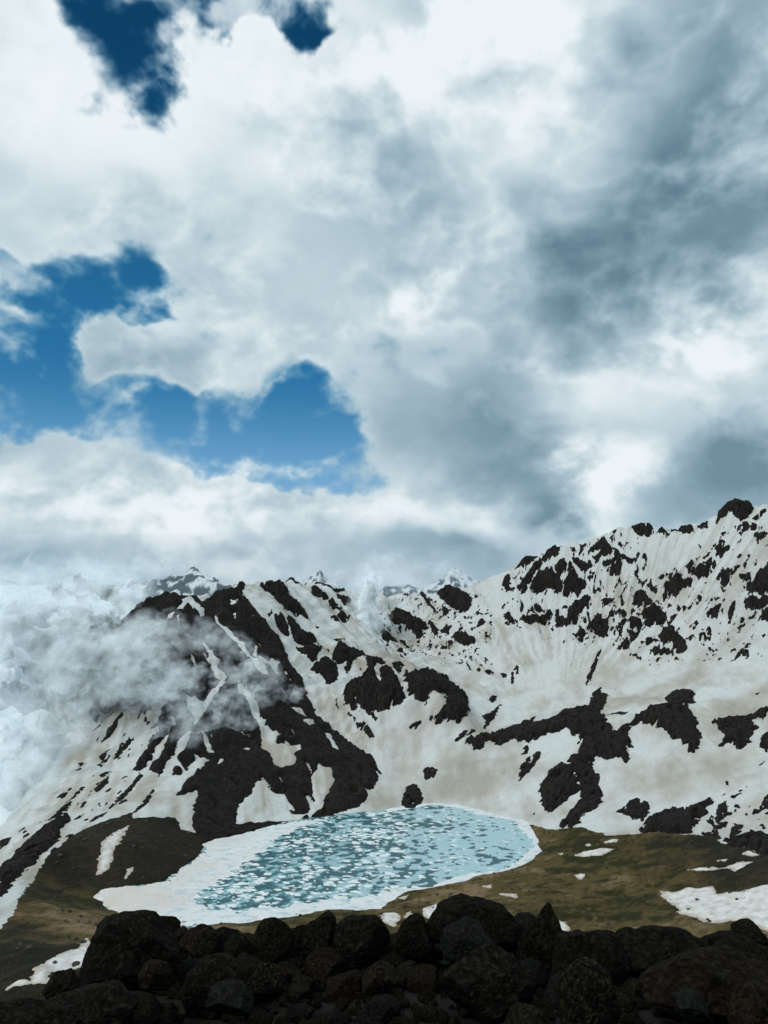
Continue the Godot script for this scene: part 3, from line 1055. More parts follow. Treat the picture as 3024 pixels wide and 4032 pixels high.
func filler_label(x: float, d: float, s: float, tone: int) -> String:
	var size := "big" if s > 0.6 else "medium" if s > 0.36 else "small"
	var look: String = ["black", "dark olive", "rusty brown", "bluish grey"][tone]
	var best := 1e9
	var near: Array = heroes[0]
	for q in heroes:
		var far := Vector2(x - q[1], -d - q[3]).length()
		if far < best:
			best = far
			near = q
	var side := "left of" if x < near[1] - near[4] else "right of" if x > near[1] + near[4] else "behind" if d > -near[3] else "in front of"
	return "%s %s stone %s the %s" % [size, look, side, near[10]]

# ---------------------------------------------------------------- surveyed places, metres

var survey_points: Array = [
	[-403, 214, -1267],
	[-373, 231, -1287],
	[-336, 234, -1308],
	[-314, 231, -1313],
	[-286, 238, -1330],
	[-254, 256, -1346],
	[-226, 260, -1402],
	[-184, 263, -1468],
	[-130, 262, -1555],
	[-83, 243, -1638],
	[-41, 230, -1720],
	[22, 235, -1760],
	[128, 240, -1775],
	[179, 248, -1751],
	[238, 267, -1724],
	[282, 298, -1676],
	[314, 321, -1630],
	[353, 340, -1581],
	[402, 354, -1549],
	[457, 364, -1512],
	[483, 367, -1494],
	[496, 373, -1479],
	[516, 368, -1472],
	[555, 366, -1458],
	[608, 378, -1415],
	[622, 394, -1387],
	[638, 407, -1357],
	[665, 393, -1322],
	[688, 387, -1219],
	[709, 391, -1090],
	[-429, 162, -1206],
	[-437, 113, -1139],
	[-428, 73, -1056],
	[-416, 42, -975],
	[-405, 23, -892],
	[-390, 13, -811],
	[-381, 3, -726],
	[-224, 162, -1199],
	[-252, 134, -1122],
	[-178, 103, -1116],
	[-112, 59, -1004],
	[-192, 61, -992],
	[-39, 23, -959],
	[-109, 1, -898],
	[-226, 36, -902],
	[-305, 62, -984],
	[-320, 134, -1126],
	[-345, 44, -938],
	[-347, 22, -819],
	[-246, 23, -677],
	[-232, 18, -755],
	[-194, 14, -817],
	[-194, 20, -662],
	[-257, 20, -630],
	[-216, 31, -517],
	[-190, 43, -430],
	[-151, 50, -392],
	[-263, 41, -495],
	[-262, 33, -551],
	[-93, 104, -1216],
	[-145, 156, -1292],
	[-58, 54, -1098],
	[12, 13, -980],
	[-20, 101, -1130],
	[39, 118, -1299],
	[80, 101, -1127],
	[107, 72, -1065],
	[18, 143, -1500],
	[69, 191, -1639],
	[230, 147, -1432],
	[210, 93, -1313],
	[228, 70, -1209],
	[148, 60, -1140],
	[75, 28, -987],
	[44, 49, -1059],
	[331, 231, -1494],
	[307, 149, -1397],
	[401, 232, -1425],
	[366, 155, -1310],
	[338, 105, -1214],
	[284, 79, -1145],
	[479, 273, -1400],
	[427, 158, -1260],
	[420, 119, -1145],
	[589, 308, -1270],
	[534, 199, -1163],
	[481, 141, -1055],
	[475, 121, -970],
	[576, 205, -995],
	[487, 135, -850],
	[139, 53, -1071],
	[200, 63, -1061],
	[257, 76, -1039],
	[304, 77, -995],
	[357, 97, -977],
	[395, 95, -919],
	[430, 106, -881],
	[150, 20, -948],
	[207, 40, -958],
	[255, 46, -926],
	[255, 31, -842],
	[185, 12, -860],
	[317, 57, -874],
	[281, 33, -781],
	[370, 68, -821],
	[310, 36, -694],
	[298, 40, -622],
	[189, 12, -777],
	[225, 20, -684],
	[178, 11, -656],
	[226, 19, -588],
	[152, 12, -565],
	[232, 28, -526],
	[96, 7, -621],
	[25, 4, -617],
	[-116, 11, -579],
	[-43, 9, -583],
	[-82, 16, -534],
	[302, 51, -541],
	[-436, 144, -1372],
	[-530, -46, -1668],
	[-403, 161, -1393],
	[-363, 164, -1414],
	[-440, -26, -1714],
	[-339, 161, -1420],
	[-309, 168, -1437],
	[-374, -22, -1740],
	[-274, 186, -1454],
	[-244, 190, -1510],
	[-293, 0, -1816],
	[-198, 193, -1578],
	[-139, 192, -1664],
	[-165, 2, -1973],
	[-88, 173, -1748],
	[-43, 160, -1829],
	[-51, -30, -2139],
	[23, 165, -1870],
	[136, 170, -1885],
	[158, -20, -2194],
	[190, 178, -1860],
	[253, 197, -1833],
	[296, 7, -2140],
	[301, 228, -1785],
	[335, 251, -1738],
	[394, 61, -2042],
	[377, 270, -1688],
	[430, 284, -1655],
	[508, 94, -1955],
	[489, 294, -1618],
	[517, 297, -1598],
	[612, 107, -1893],
	[532, 303, -1583],
	[553, 298, -1576],
	[655, 108, -1868],
	[594, 296, -1561],
	[651, 308, -1516],
	[774, 118, -1801],
	[667, 324, -1487],
	[685, 337, -1457],
	[817, 147, -1737],
	[714, 323, -1421],
	[742, 317, -1315],
	[894, 127, -1585],
	[769, 321, -1182],
	[-466, 102, -1309],
	[-570, -88, -1601],
	[-477, 53, -1242],
	[-470, 13, -1158],
	[-586, -177, -1446],
	[-459, -18, -1076],
	[-451, -37, -993],
	[-579, -227, -1275],
	[-438, -47, -910],
	[-432, -57, -824],
	[-576, -247, -1098],
	[-19, 222, -23],
	[-64, 172, -77],
	[-161, 80, -192],
	[-257, 22, -306],
	[-10, 222, -28],
	[-34, 172, -94],
	[-86, 80, -235],
	[-137, 22, -376],
	[0, 222, -30],
	[0, 172, -100],
	[0, 80, -250],
	[0, 22, -400],
	[10, 222, -28],
	[34, 172, -94],
	[86, 80, -235],
	[137, 22, -376],
	[19, 222, -23],
	[64, 172, -77],
	[161, 80, -192],
	[257, 22, -306],
	[0, 236, 0],
	[0, 236, 60],
	[-162, 0, -657],
	[-91, 0, -688],
	[-12, 0, -711],
	[76, 0, -774],
	[34, 0, -834],
	[-80, 0, -774],
]
var outcrops: Array = [
	["largest dark jagged outcrop on the right skyline", [590, -1365, 610, -1384, 621, -1370, 630, -1362, 640, -1356, 647, -1346, 644, -1328, 630, -1318, 615, -1317, 609, -1328, 611, -1342, 601, -1355], 1.6, 4.8, 6.3, 10.7],
	["large dark blocky outcrop on the right skyline", [485, -1499, 500, -1489, 511, -1484, 519, -1475, 513, -1453, 500, -1455, 486, -1467, 483, -1482], 1.6, 4.0, 5.2, 8.6],
	["middle sized dark strip slanting down left on the right skyline", [274, -1610, 300, -1630, 316, -1619, 321, -1600, 308, -1597, 297, -1591, 287, -1583, 282, -1598], 1.6, 3.1, 3.9, 6.2],
	["middle sized dark flat rock band on the right skyline, second from left", [559, -1454, 569, -1445, 577, -1432, 567, -1399, 556, -1413, 550, -1430], 1.6, 2.9, 3.6, 5.7],
	["middle sized dark flat rock band on the right skyline, leftmost one", [515, -1451, 527, -1455, 538, -1439, 531, -1429, 521, -1440], 1.6, 2.6, 3.2, 4.9],
	["small dark flat rock band on the right skyline", [581, -1425, 589, -1392, 580, -1371, 574, -1399], 1.2, 2.4, 3.0, 4.5],
	["small dark blocky outcrop on the right skyline", [547, -1464, 557, -1455, 551, -1433, 542, -1444], 1.2, 2.2, 2.7, 4.0],
	["small dark wide outcrop on the right skyline", [397, -1562, 404, -1539, 405, -1528, 394, -1538], 1.2, 2.1, 2.5, 3.6],
	["tiny dark blocky outcrop on the right skyline", [454, -1525, 460, -1520, 456, -1501, 451, -1508], 1.2, 1.8, 2.1, 2.9],
	["tiny dark wide outcrop on the right skyline", [436, -1537, 444, -1530, 442, -1531], 1.2, 1.7, 1.9, 2.4],
	["largest dark blocky outcrop in the headwall's upper crags", [290, -1538, 297, -1553, 313, -1554, 332, -1545, 339, -1532, 349, -1510, 348, -1499, 336, -1504, 326, -1513, 313, -1524, 297, -1527], 2.0, 5.4, 7.0, 12.0],
	["large dark upright outcrop in the headwall's upper crags", [368, -1528, 369, -1514, 378, -1494, 385, -1474, 384, -1464, 370, -1469, 353, -1479, 343, -1491, 349, -1501, 357, -1508, 363, -1520], 2.0, 5.1, 6.8, 11.5],
	["large dark jagged outcrop in the headwall's upper crags", [410, -1511, 430, -1518, 436, -1503, 434, -1492, 440, -1481, 434, -1473, 421, -1478, 408, -1482, 405, -1495, 421, -1490, 412, -1505], 1.6, 4.1, 5.4, 9.0],
	["large dark blocky outcrop in the headwall's upper crags", [418, -1470, 437, -1466, 447, -1456, 447, -1441, 439, -1435, 428, -1444, 419, -1457, 428, -1459, 418, -1466], 1.6, 4.0, 5.2, 8.5],
	["large dark strip slanting down left in the headwall's upper crags", [321, -1575, 321, -1559, 303, -1557, 291, -1551, 282, -1532, 272, -1534, 268, -1550, 277, -1560, 295, -1569, 311, -1577], 1.6, 4.1, 5.3, 8.8],
	["middle sized dark jagged outcrop in the headwall's upper crags, second from left", [324, -1577, 337, -1596, 354, -1590, 358, -1565, 354, -1550, 338, -1556, 326, -1563, 321, -1575], 1.6, 3.7, 4.8, 7.8],
	["middle sized dark strip slanting down right in the headwall's upper crags, leftmost one", [373, -1528, 385, -1520, 394, -1502, 404, -1480, 400, -1479, 389, -1488, 381, -1506, 373, -1521], 1.6, 3.5, 4.5, 7.4],
	["middle sized dark blocky outcrop in the headwall's upper crags", [340, -1540, 358, -1537, 362, -1527, 357, -1512, 344, -1524, 340, -1533], 1.6, 3.3, 4.3, 6.9],
	["middle sized dark jagged outcrop in the headwall's upper crags, leftmost one", [240, -1582, 249, -1601, 261, -1595, 259, -1577, 253, -1565, 263, -1554, 259, -1547, 247, -1560], 1.6, 3.2, 4.0, 6.4],
	["middle sized dark strip slanting down right in the headwall's upper crags, second from left", [440, -1481, 448, -1467, 455, -1450, 470, -1432, 468, -1431, 454, -1440, 447, -1457, 441, -1467], 1.6, 3.0, 3.9, 6.1],
	["small dark blocky outcrop in the headwall's upper crags, second from left", [401, -1514, 411, -1509, 410, -1499, 401, -1504], 1.2, 2.2, 2.6, 3.8],
	["small dark blocky outcrop in the headwall's upper crags, fourth from left", [443, -1506, 451, -1502, 448, -1488, 441, -1494], 1.2, 2.1, 2.4, 3.5],
	["small dark blocky outcrop in the headwall's upper crags, third from left", [394, -1481, 404, -1470, 400, -1468, 393, -1477], 1.2, 2.0, 2.4, 3.4],
	["small dark blocky outcrop in the headwall's upper crags, leftmost one", [377, -1553, 383, -1545, 384, -1534, 376, -1539], 1.2, 2.0, 2.4, 3.4],
	["small dark strip slanting down right in the headwall's upper crags", [451, -1478, 456, -1477, 458, -1463, 454, -1465], 1.2, 2.0, 2.3, 3.3],
	["tiny dark flat rock band in the headwall's upper crags", [386, -1543, 401, -1525, 393, -1529], 1.2, 1.8, 2.0, 2.8],
	["tiny dark jagged outcrop in the headwall's upper crags", [409, -1467, 415, -1462, 413, -1460], 1.2, 1.6, 1.8, 2.4],
	["largest dark blocky outcrop at the headwall's far right", [583, -1203, 594, -1192, 597, -1165, 579, -1135, 570, -1158, 566, -1171, 559, -1200, 563, -1205, 572, -1198], 2.0, 5.1, 6.8, 11.6],
	["large dark jagged outcrop at the headwall's far right", [496, -1347, 511, -1352, 516, -1335, 510, -1329, 522, -1306, 517, -1298, 503, -1313, 498, -1308, 490, -1313, 488, -1331, 487, -1347], 1.6, 4.3, 5.6, 9.4],
	["large dark flat rock band at the headwall's far right", [552, -1190, 561, -1182, 572, -1132, 566, -1121, 557, -1145, 552, -1161, 550, -1177], 1.6, 3.8, 5.0, 8.2],
	["large dark blocky outcrop at the headwall's far right", [541, -1128, 550, -1125, 557, -1134, 563, -1115, 545, -1083, 540, -1116], 1.6, 3.4, 4.4, 7.2],
	["middle sized dark blocky outcrop at the headwall's far right, leftmost one", [525, -1325, 535, -1322, 543, -1316, 549, -1301, 542, -1290, 532, -1296, 526, -1312], 1.6, 3.4, 4.4, 7.1],
	["middle sized dark jagged outcrop at the headwall's far right, third from left", [546, -1268, 558, -1272, 565, -1264, 565, -1250, 556, -1239, 548, -1241, 543, -1255, 552, -1255], 1.6, 3.3, 4.3, 6.9],
	["middle sized dark flat rock band at the headwall's far right, third from left", [603, -1318, 615, -1307, 625, -1287, 626, -1277, 616, -1281, 607, -1292, 602, -1304], 1.6, 3.4, 4.4, 7.0],
	["middle sized dark wide outcrop at the headwall's far right", [560, -1326, 567, -1318, 578, -1309, 584, -1296, 580, -1290, 570, -1293, 565, -1304, 566, -1312], 1.6, 3.2, 4.1, 6.5],
	["middle sized dark jagged outcrop at the headwall's far right, second from left", [512, -1233, 520, -1231, 532, -1224, 529, -1214, 518, -1206, 515, -1214, 512, -1226], 1.6, 3.0, 3.7, 5.9],
	["middle sized dark jagged outcrop at the headwall's far right, fourth from left", [569, -1236, 581, -1223, 576, -1212, 565, -1212, 564, -1215, 572, -1220, 567, -1230], 1.6, 2.6, 3.3, 5.0],
	["middle sized dark strip slanting down left at the headwall's far right, leftmost one", [526, -1185, 533, -1200, 541, -1205, 546, -1204, 542, -1193, 534, -1190, 527, -1180], 1.6, 2.6, 3.2, 4.9],
	["middle sized dark blocky outcrop at the headwall's far right, second from left", [548, -1316, 558, -1308, 560, -1294, 554, -1291, 547, -1301], 1.6, 2.6, 3.3, 5.0],
	["middle sized dark flat rock band at the headwall's far right, leftmost one", [493, -1383, 500, -1374, 509, -1355, 504, -1351, 496, -1362, 491, -1374], 1.6, 2.6, 3.2, 5.0],
	["middle sized dark jagged outcrop at the headwall's far right, leftmost one", [489, -1210, 497, -1206, 497, -1193, 490, -1190, 483, -1186, 486, -1199], 1.2, 2.4, 3.0, 4.5],
	["middle sized dark flat rock band at the headwall's far right, second from left", [489, -1089, 497, -1097, 504, -1086, 504, -1075, 500, -1069, 495, -1082], 1.2, 2.3, 2.8, 4.2],
	["middle sized dark strip slanting down left at the headwall's far right, second from left", [629, -1304, 652, -1304, 649, -1292, 632, -1294, 628, -1297], 1.2, 2.4, 3.0, 4.5],
	["small dark flat rock band at the headwall's far right, second from left", [610, -1273, 617, -1266, 622, -1247, 618, -1242, 612, -1257], 1.2, 2.4, 2.9, 4.4],
	["small dark strip slanting down left at the headwall's far right", [525, -1344, 537, -1343, 538, -1334, 530, -1331, 525, -1338], 1.2, 2.3, 2.8, 4.1],
	["small dark upright outcrop at the headwall's far right", [501, -1207, 506, -1208, 506, -1199, 498, -1188], 1.2, 2.1, 2.5, 3.6],
	["small dark flat rock band at the headwall's far right, leftmost one", [542, -1338, 549, -1329, 553, -1317, 549, -1318, 542, -1331], 1.2, 2.2, 2.6, 3.8],
	["small dark jagged outcrop at the headwall's far right, second from left", [534, -1171, 541, -1177, 542, -1164, 536, -1162], 1.2, 2.0, 2.3, 3.3],
	["small dark jagged outcrop at the headwall's far right, leftmost one", [581, -1267, 587, -1267, 586, -1258, 581, -1256], 1.2, 1.9, 2.2, 3.1],
	["tiny dark strip slanting down left at the headwall's far right, third from left", [525, -1083, 533, -1079, 530, -1073, 524, -1077], 1.2, 1.8, 2.0, 2.7],
	["tiny dark wide outcrop at the headwall's far right, second from left", [577, -1322, 583, -1311, 581, -1307, 576, -1314], 1.2, 1.9, 2.2, 3.0],
	["tiny dark strip slanting down left at the headwall's far right, second from left", [625, -1285, 636, -1274, 632, -1271], 1.2, 1.8, 2.0, 2.7],
	["tiny dark jagged outcrop at the headwall's far right, fifth from left", [590, -1232, 594, -1222, 589, -1218], 1.2, 1.7, 2.0, 2.6],
	["tiny dark jagged outcrop at the headwall's far right, third from left", [588, -1341, 594, -1333, 591, -1325], 1.2, 1.8, 2.0, 2.7],
	["tiny dark jagged outcrop at the headwall's far right, second from left", [561, -1327, 567, -1321, 563, -1318], 1.2, 1.7, 2.0, 2.6],
	["tiny dark upright outcrop at the headwall's far right", [485, -1236, 490, -1238, 486, -1227], 1.2, 1.6, 1.8, 2.4],
	["tiny dark jagged outcrop at the headwall's far right, fourth from left", [551, -1204, 555, -1201, 552, -1197], 1.2, 1.6, 1.8, 2.2],
	["tiny dark wide outcrop at the headwall's far right, leftmost one", [553, -1354, 559, -1346, 554, -1346], 1.2, 1.6, 1.8, 2.3],
	["tiny dark jagged outcrop at the headwall's far right, leftmost one", [510, -1276, 515, -1272, 512, -1268], 1.2, 1.6, 1.7, 2.2],
	["tiny dark strip slanting down left at the headwall's far right, leftmost one", [495, -1118, 501, -1112, 498, -1110], 1.2, 1.5, 1.7, 2.0],
	["largest dark blocky outcrop on the headwall's central rib", [442, -1336, 455, -1337, 466, -1325, 468, -1307, 468, -1281, 461, -1276, 450, -1284, 437, -1297, 437, -1312, 446, -1313, 441, -1329], 1.6, 4.4, 5.9, 9.8],
	["large dark blocky outcrop on the headwall's central rib", [447, -1266, 457, -1265, 468, -1256, 469, -1239, 469, -1220, 465, -1221, 456, -1230, 447, -1237, 444, -1258], 1.6, 3.6, 4.7, 7.7],
	["large dark jagged outcrop on the headwall's central rib", [439, -1376, 451, -1390, 461, -1388, 466, -1367, 466, -1342, 458, -1346, 447, -1357], 1.6, 3.7, 4.7, 7.8],
	["middle sized dark blocky outcrop on the headwall's central rib, third from left", [452, -1224, 462, -1224, 469, -1214, 467, -1197, 458, -1195, 452, -1197, 451, -1215], 1.6, 2.9, 3.7, 5.8],
	["middle sized dark jagged outcrop on the headwall's central rib, second from left", [413, -1326, 418, -1310, 428, -1300, 427, -1293, 414, -1282, 406, -1284, 411, -1305], 1.6, 3.0, 3.8, 5.9],
	["middle sized dark wide outcrop on the headwall's central rib", [426, -1246, 435, -1245, 441, -1246, 437, -1232, 444, -1232, 446, -1209, 440, -1205, 434, -1220, 429, -1229], 1.6, 2.9, 3.6, 5.7],
	["middle sized dark blocky outcrop on the headwall's central rib, leftmost one", [420, -1339, 431, -1339, 438, -1323, 435, -1304, 427, -1309, 419, -1322], 1.6, 2.9, 3.7, 5.8],
	["middle sized dark jagged outcrop on the headwall's central rib, leftmost one", [386, -1293, 400, -1304, 410, -1306, 407, -1286, 400, -1275, 392, -1284], 1.6, 2.8, 3.6, 5.6],
	["middle sized dark strip slanting down left on the headwall's central rib", [392, -1330, 406, -1345, 424, -1354, 422, -1344, 409, -1335, 393, -1325], 1.6, 2.5, 3.1, 4.8],
	["middle sized dark jagged outcrop on the headwall's central rib, third from left", [470, -1391, 479, -1381, 481, -1361, 478, -1352, 473, -1368], 1.6, 2.5, 3.1, 4.7],
	["middle sized dark blocky outcrop on the headwall's central rib, second from left", [423, -1265, 429, -1274, 438, -1271, 438, -1256, 430, -1254], 1.2, 2.4, 3.0, 4.4],
	["small dark strip slanting down left on the headwall's central rib, leftmost one", [390, -1308, 405, -1333, 412, -1334, 406, -1321, 392, -1306], 1.2, 2.2, 2.7, 3.9],
	["small dark strip slanting down left on the headwall's central rib, third from left", [466, -1401, 474, -1402, 482, -1402, 476, -1394, 466, -1392], 1.2, 2.2, 2.7, 3.9],
	["small dark jagged outcrop on the headwall's central rib", [422, -1217, 429, -1219, 430, -1210, 421, -1204], 1.2, 1.9, 2.2, 3.1],
	["small dark strip slanting down left on the headwall's central rib, fourth from left", [454, -1271, 465, -1270, 470, -1260, 462, -1263], 1.2, 1.9, 2.2, 3.1],
	["small dark strip slanting down left on the headwall's central rib, second from left", [418, -1368, 430, -1372, 426, -1363, 417, -1359], 1.2, 1.9, 2.3, 3.2],
	["small dark blocky outcrop on the headwall's central rib", [435, -1367, 440, -1363, 436, -1347, 432, -1353], 1.2, 1.9, 2.2, 3.1],
	["small dark strip slanting down right on the headwall's central rib", [471, -1346, 472, -1326, 471, -1301, 471, -1292, 470, -1313], 1.2, 1.9, 2.2, 3.0],
	["tiny dark upright outcrop on the headwall's central rib", [406, -1247, 411, -1246, 406, -1232], 1.2, 1.7, 1.9, 2.4],
	["largest dark jagged outcrop in the headwall's middle crags", [318, -1440, 327, -1475, 331, -1472, 328, -1453, 337, -1431, 346, -1453, 360, -1457, 378, -1450, 387, -1445, 383, -1429, 372, -1430, 360, -1432, 355, -1421, 343, -1416, 332, -1424], 2.0, 5.0, 6.7, 11.4],
	["large dark jagged outcrop in the headwall's middle crags", [362, -1396, 374, -1393, 381, -1405, 393, -1402, 389, -1385, 401, -1382, 392, -1358, 384, -1333, 377, -1339, 371, -1359, 370, -1374, 361, -1387], 1.6, 4.1, 5.5, 9.1],
	["large dark flat rock band in the headwall's middle crags", [260, -1488, 265, -1496, 285, -1489, 300, -1481, 319, -1478, 320, -1469, 313, -1458, 299, -1462, 284, -1471, 270, -1481], 1.6, 4.0, 5.3, 8.7],
	["middle sized dark jagged outcrop in the headwall's middle crags, third from left", [340, -1405, 350, -1398, 359, -1390, 358, -1378, 344, -1361, 339, -1379, 343, -1389], 1.6, 2.9, 3.6, 5.6],
	["middle sized dark blocky outcrop in the headwall's middle crags", [401, -1429, 410, -1426, 419, -1414, 419, -1407, 411, -1408, 401, -1418], 1.6, 2.8, 3.5, 5.4],
	["middle sized dark jagged outcrop in the headwall's middle crags, leftmost one", [234, -1505, 235, -1517, 246, -1513, 251, -1493, 251, -1484, 238, -1488, 241, -1497], 1.6, 2.8, 3.5, 5.4],
	["middle sized dark jagged outcrop in the headwall's middle crags, second from left", [285, -1507, 299, -1508, 302, -1512, 305, -1495, 311, -1486, 296, -1493], 1.6, 2.7, 3.4, 5.3],
	["small dark strip slanting down left in the headwall's middle crags, leftmost one", [404, -1393, 416, -1399, 418, -1394, 407, -1378, 402, -1380], 1.2, 2.3, 2.8, 4.2],
	["small dark tall narrow rib in the headwall's middle crags", [264, -1507, 270, -1527, 274, -1518, 270, -1505, 265, -1502], 1.2, 2.3, 2.8, 4.1],
	["small dark strip slanting down left in the headwall's middle crags, second from left", [426, -1407, 443, -1407, 442, -1402, 428, -1402], 1.2, 2.1, 2.5, 3.5],
	["small dark blocky outcrop in the headwall's middle crags", [337, -1470, 347, -1465, 345, -1458, 337, -1464], 1.2, 2.0, 2.3, 3.3],
	["tiny dark jagged outcrop in the headwall's middle crags", [457, -1419, 466, -1417, 469, -1414, 461, -1413], 1.2, 1.9, 2.2, 3.1],
	["tiny dark blocky outcrop in the headwall's middle crags", [362, -1417, 368, -1415, 367, -1405, 361, -1408], 1.2, 1.8, 2.1, 2.9],
	["largest dark blocky outcrop low in the smooth snow bowl", [-61, -1168, -55, -1200, -41, -1199, -32, -1231, -23, -1250, -15, -1227, -8, -1169, -3, -1156, -6, -1247, 2, -1284, 14, -1263, 20, -1164, 26, -1138, 30, -1121, 23, -1108, 12, -1104, 1, -1101, -18, -1105, -27, -1112, -43, -1132, -33, -1112, -44, -1117, -53, -1128, -58, -1142], 2.0, 5.5, 7.0, 12.0],
	["large dark jagged outcrop low in the smooth snow bowl", [32, -1168, 41, -1246, 60, -1287, 78, -1294, 94, -1280, 105, -1266, 110, -1237, 127, -1211, 123, -1132, 113, -1087, 101, -1070, 89, -1073, 78, -1069, 66, -1076, 67, -1081, 78, -1090, 93, -1102, 86, -1110, 98, -1178, 84, -1141, 73, -1141, 60, -1113, 45, -1117, 36, -1129], 2.0, 5.5, 7.0, 12.0],
	["middle sized dark strip slanting down right low in the smooth snow bowl", [-50, -1115, -37, -1101, -26, -1090, -15, -1076, -11, -1067, -21, -1070, -34, -1085, -42, -1101], 1.6, 2.8, 3.5, 5.5],
	["middle sized dark strip slanting down left low in the smooth snow bowl, second from left", [142, -1150, 152, -1162, 160, -1175, 183, -1222, 181, -1213, 161, -1159, 151, -1131, 139, -1085, 137, -1085, 147, -1135], 1.6, 2.7, 3.3, 5.2],
	["middle sized dark strip slanting down left low in the smooth snow bowl, third from left", [315, -1228, 327, -1256, 342, -1282, 353, -1294, 352, -1282, 340, -1262, 324, -1233, 317, -1225], 1.6, 2.9, 3.6, 5.6],
	["middle sized dark strip slanting down left low in the smooth snow bowl, leftmost one", [35, -1080, 43, -1083, 52, -1087, 52, -1080, 43, -1073, 35, -1075], 1.2, 2.3, 2.8, 4.1],
	["small dark blocky outcrop low in the smooth snow bowl", [165, -1230, 171, -1260, 182, -1268, 179, -1247, 169, -1222], 1.2, 2.2, 2.6, 3.9],
	["small dark tall narrow rib low in the smooth snow bowl, second from left", [213, -1315, 220, -1353, 226, -1363, 221, -1329, 217, -1313], 1.2, 2.2, 2.6, 3.9],
	["small dark jagged outcrop low in the smooth snow bowl, leftmost one", [-22, -1105, -14, -1101, -9, -1094, -11, -1089, -17, -1096], 1.2, 2.0, 2.3, 3.3],
	["small dark upright outcrop low in the smooth snow bowl", [226, -1361, 232, -1371, 235, -1358, 231, -1340, 226, -1346], 1.2, 2.1, 2.5, 3.6],
	["small dark jagged outcrop low in the smooth snow bowl, second from left", [176, -1369, 188, -1362, 187, -1346, 178, -1346], 1.2, 2.1, 2.5, 3.6],
	["small dark tall narrow rib low in the smooth snow bowl, leftmost one", [-72, -1145, -68, -1144, -66, -1130, -70, -1133], 1.2, 1.8, 2.0, 2.7],
	["tiny dark upright outcrop low in the smooth snow bowl", [62, -1088, 67, -1094, 68, -1089, 66, -1083], 1.2, 1.7, 1.9, 2.5],
	["tiny dark strip slanting down left low in the smooth snow bowl", [354, -1296, 364, -1305, 361, -1297, 355, -1291], 1.2, 1.8, 2.0, 2.7],
	["tiny dark flat rock band low in the smooth snow bowl", [201, -1351, 211, -1344, 204, -1340], 1.2, 1.6, 1.8, 2.3],
	["tiny dark jagged outcrop low in the smooth snow bowl", [112, -1263, 115, -1261, 113, -1249], 1.2, 1.4, 1.5, 1.7],
	["largest dark wide outcrop just under the saddle", [120, -1746, 146, -1735, 168, -1679, 185, -1608, 179, -1586, 166, -1581, 154, -1600, 138, -1632, 128, -1679, 120, -1696], 2.0, 5.3, 7.0, 12.0],
	["middle sized dark strip slanting down right just under the saddle", [77, -1745, 91, -1725, 101, -1688, 115, -1639, 113, -1627, 101, -1668, 83, -1705], 1.6, 2.9, 3.7, 5.9],
	["small dark blocky outcrop just under the saddle", [123, -1649, 135, -1616, 133, -1599, 122, -1616], 1.2, 2.3, 2.8, 4.2],
	["tiny dark flat rock band just under the saddle", [185, -1632, 198, -1608, 193, -1604], 1.2, 1.8, 2.0, 2.7],
	["tiny dark jagged outcrop just under the saddle, leftmost one", [4, -1720, 11, -1730, 11, -1695], 1.2, 1.6, 1.8, 2.3],
	["tiny dark jagged outcrop just under the saddle, second from left", [49, -1744, 56, -1745, 53, -1716], 1.2, 1.6, 1.8, 2.3],
	["largest dark jagged outcrop left of the headwall crags", [10, -1587, 25, -1629, 48, -1655, 63, -1638, 78, -1600, 91, -1561, 76, -1560, 78, -1541, 67, -1532, 55, -1549, 42, -1563, 46, -1584, 30, -1574, 16, -1569], 2.0, 5.4, 7.0, 12.0],
	["middle sized dark flat rock band left of the headwall crags", [133, -1510, 144, -1514, 156, -1501, 168, -1479, 173, -1461, 165, -1456, 149, -1465, 142, -1486, 134, -1494], 1.6, 3.5, 4.5, 7.3],
	["middle sized dark strip slanting down right left of the headwall crags, second from left", [92, -1628, 100, -1607, 106, -1574, 108, -1539, 104, -1519, 96, -1539, 94, -1575, 90, -1593], 1.6, 3.1, 4.0, 6.4],
	["middle sized dark strip slanting down right left of the headwall crags, leftmost one", [-8, -1503, 5, -1524, 17, -1518, 32, -1509, 17, -1497, 2, -1480], 1.6, 2.9, 3.7, 5.8],
	["middle sized dark jagged outcrop left of the headwall crags", [112, -1555, 125, -1562, 134, -1544, 125, -1524, 115, -1534], 1.6, 2.7, 3.3, 5.1],
	["small dark blocky outcrop left of the headwall crags, third from left", [179, -1513, 188, -1524, 199, -1517, 196, -1505, 185, -1503], 1.2, 2.5, 3.0, 4.5],
	["small dark jagged outcrop left of the headwall crags, second from left", [175, -1361, 184, -1369, 191, -1360, 184, -1343, 177, -1348], 1.2, 2.2, 2.6, 3.8],
	["small dark strip slanting down right left of the headwall crags, leftmost one", [30, -1524, 38, -1526, 49, -1491, 43, -1491], 1.2, 2.2, 2.6, 3.7],
	["small dark blocky outcrop left of the headwall crags, second from left", [105, -1461, 110, -1482, 120, -1480, 115, -1456], 1.2, 2.1, 2.5, 3.5],
	["small dark jagged outcrop left of the headwall crags, leftmost one", [121, -1492, 131, -1495, 132, -1476, 122, -1475], 1.2, 2.1, 2.5, 3.5],
	["small dark wide outcrop left of the headwall crags", [23, -1457, 34, -1489, 38, -1418, 27, -1405], 1.2, 2.0, 2.4, 3.4],
	["small dark blocky outcrop left of the headwall crags, leftmost one", [86, -1506, 93, -1501, 90, -1475, 85, -1479], 1.2, 2.0, 2.3, 3.2],
	["small dark strip slanting down right left of the headwall crags, second from left", [146, -1391, 151, -1385, 153, -1358, 148, -1358], 1.2, 1.9, 2.2, 3.0],
	["tiny dark wide outcrop left of the headwall crags, second from left", [200, -1348, 206, -1355, 212, -1350, 209, -1340], 1.2, 1.8, 2.1, 2.9],
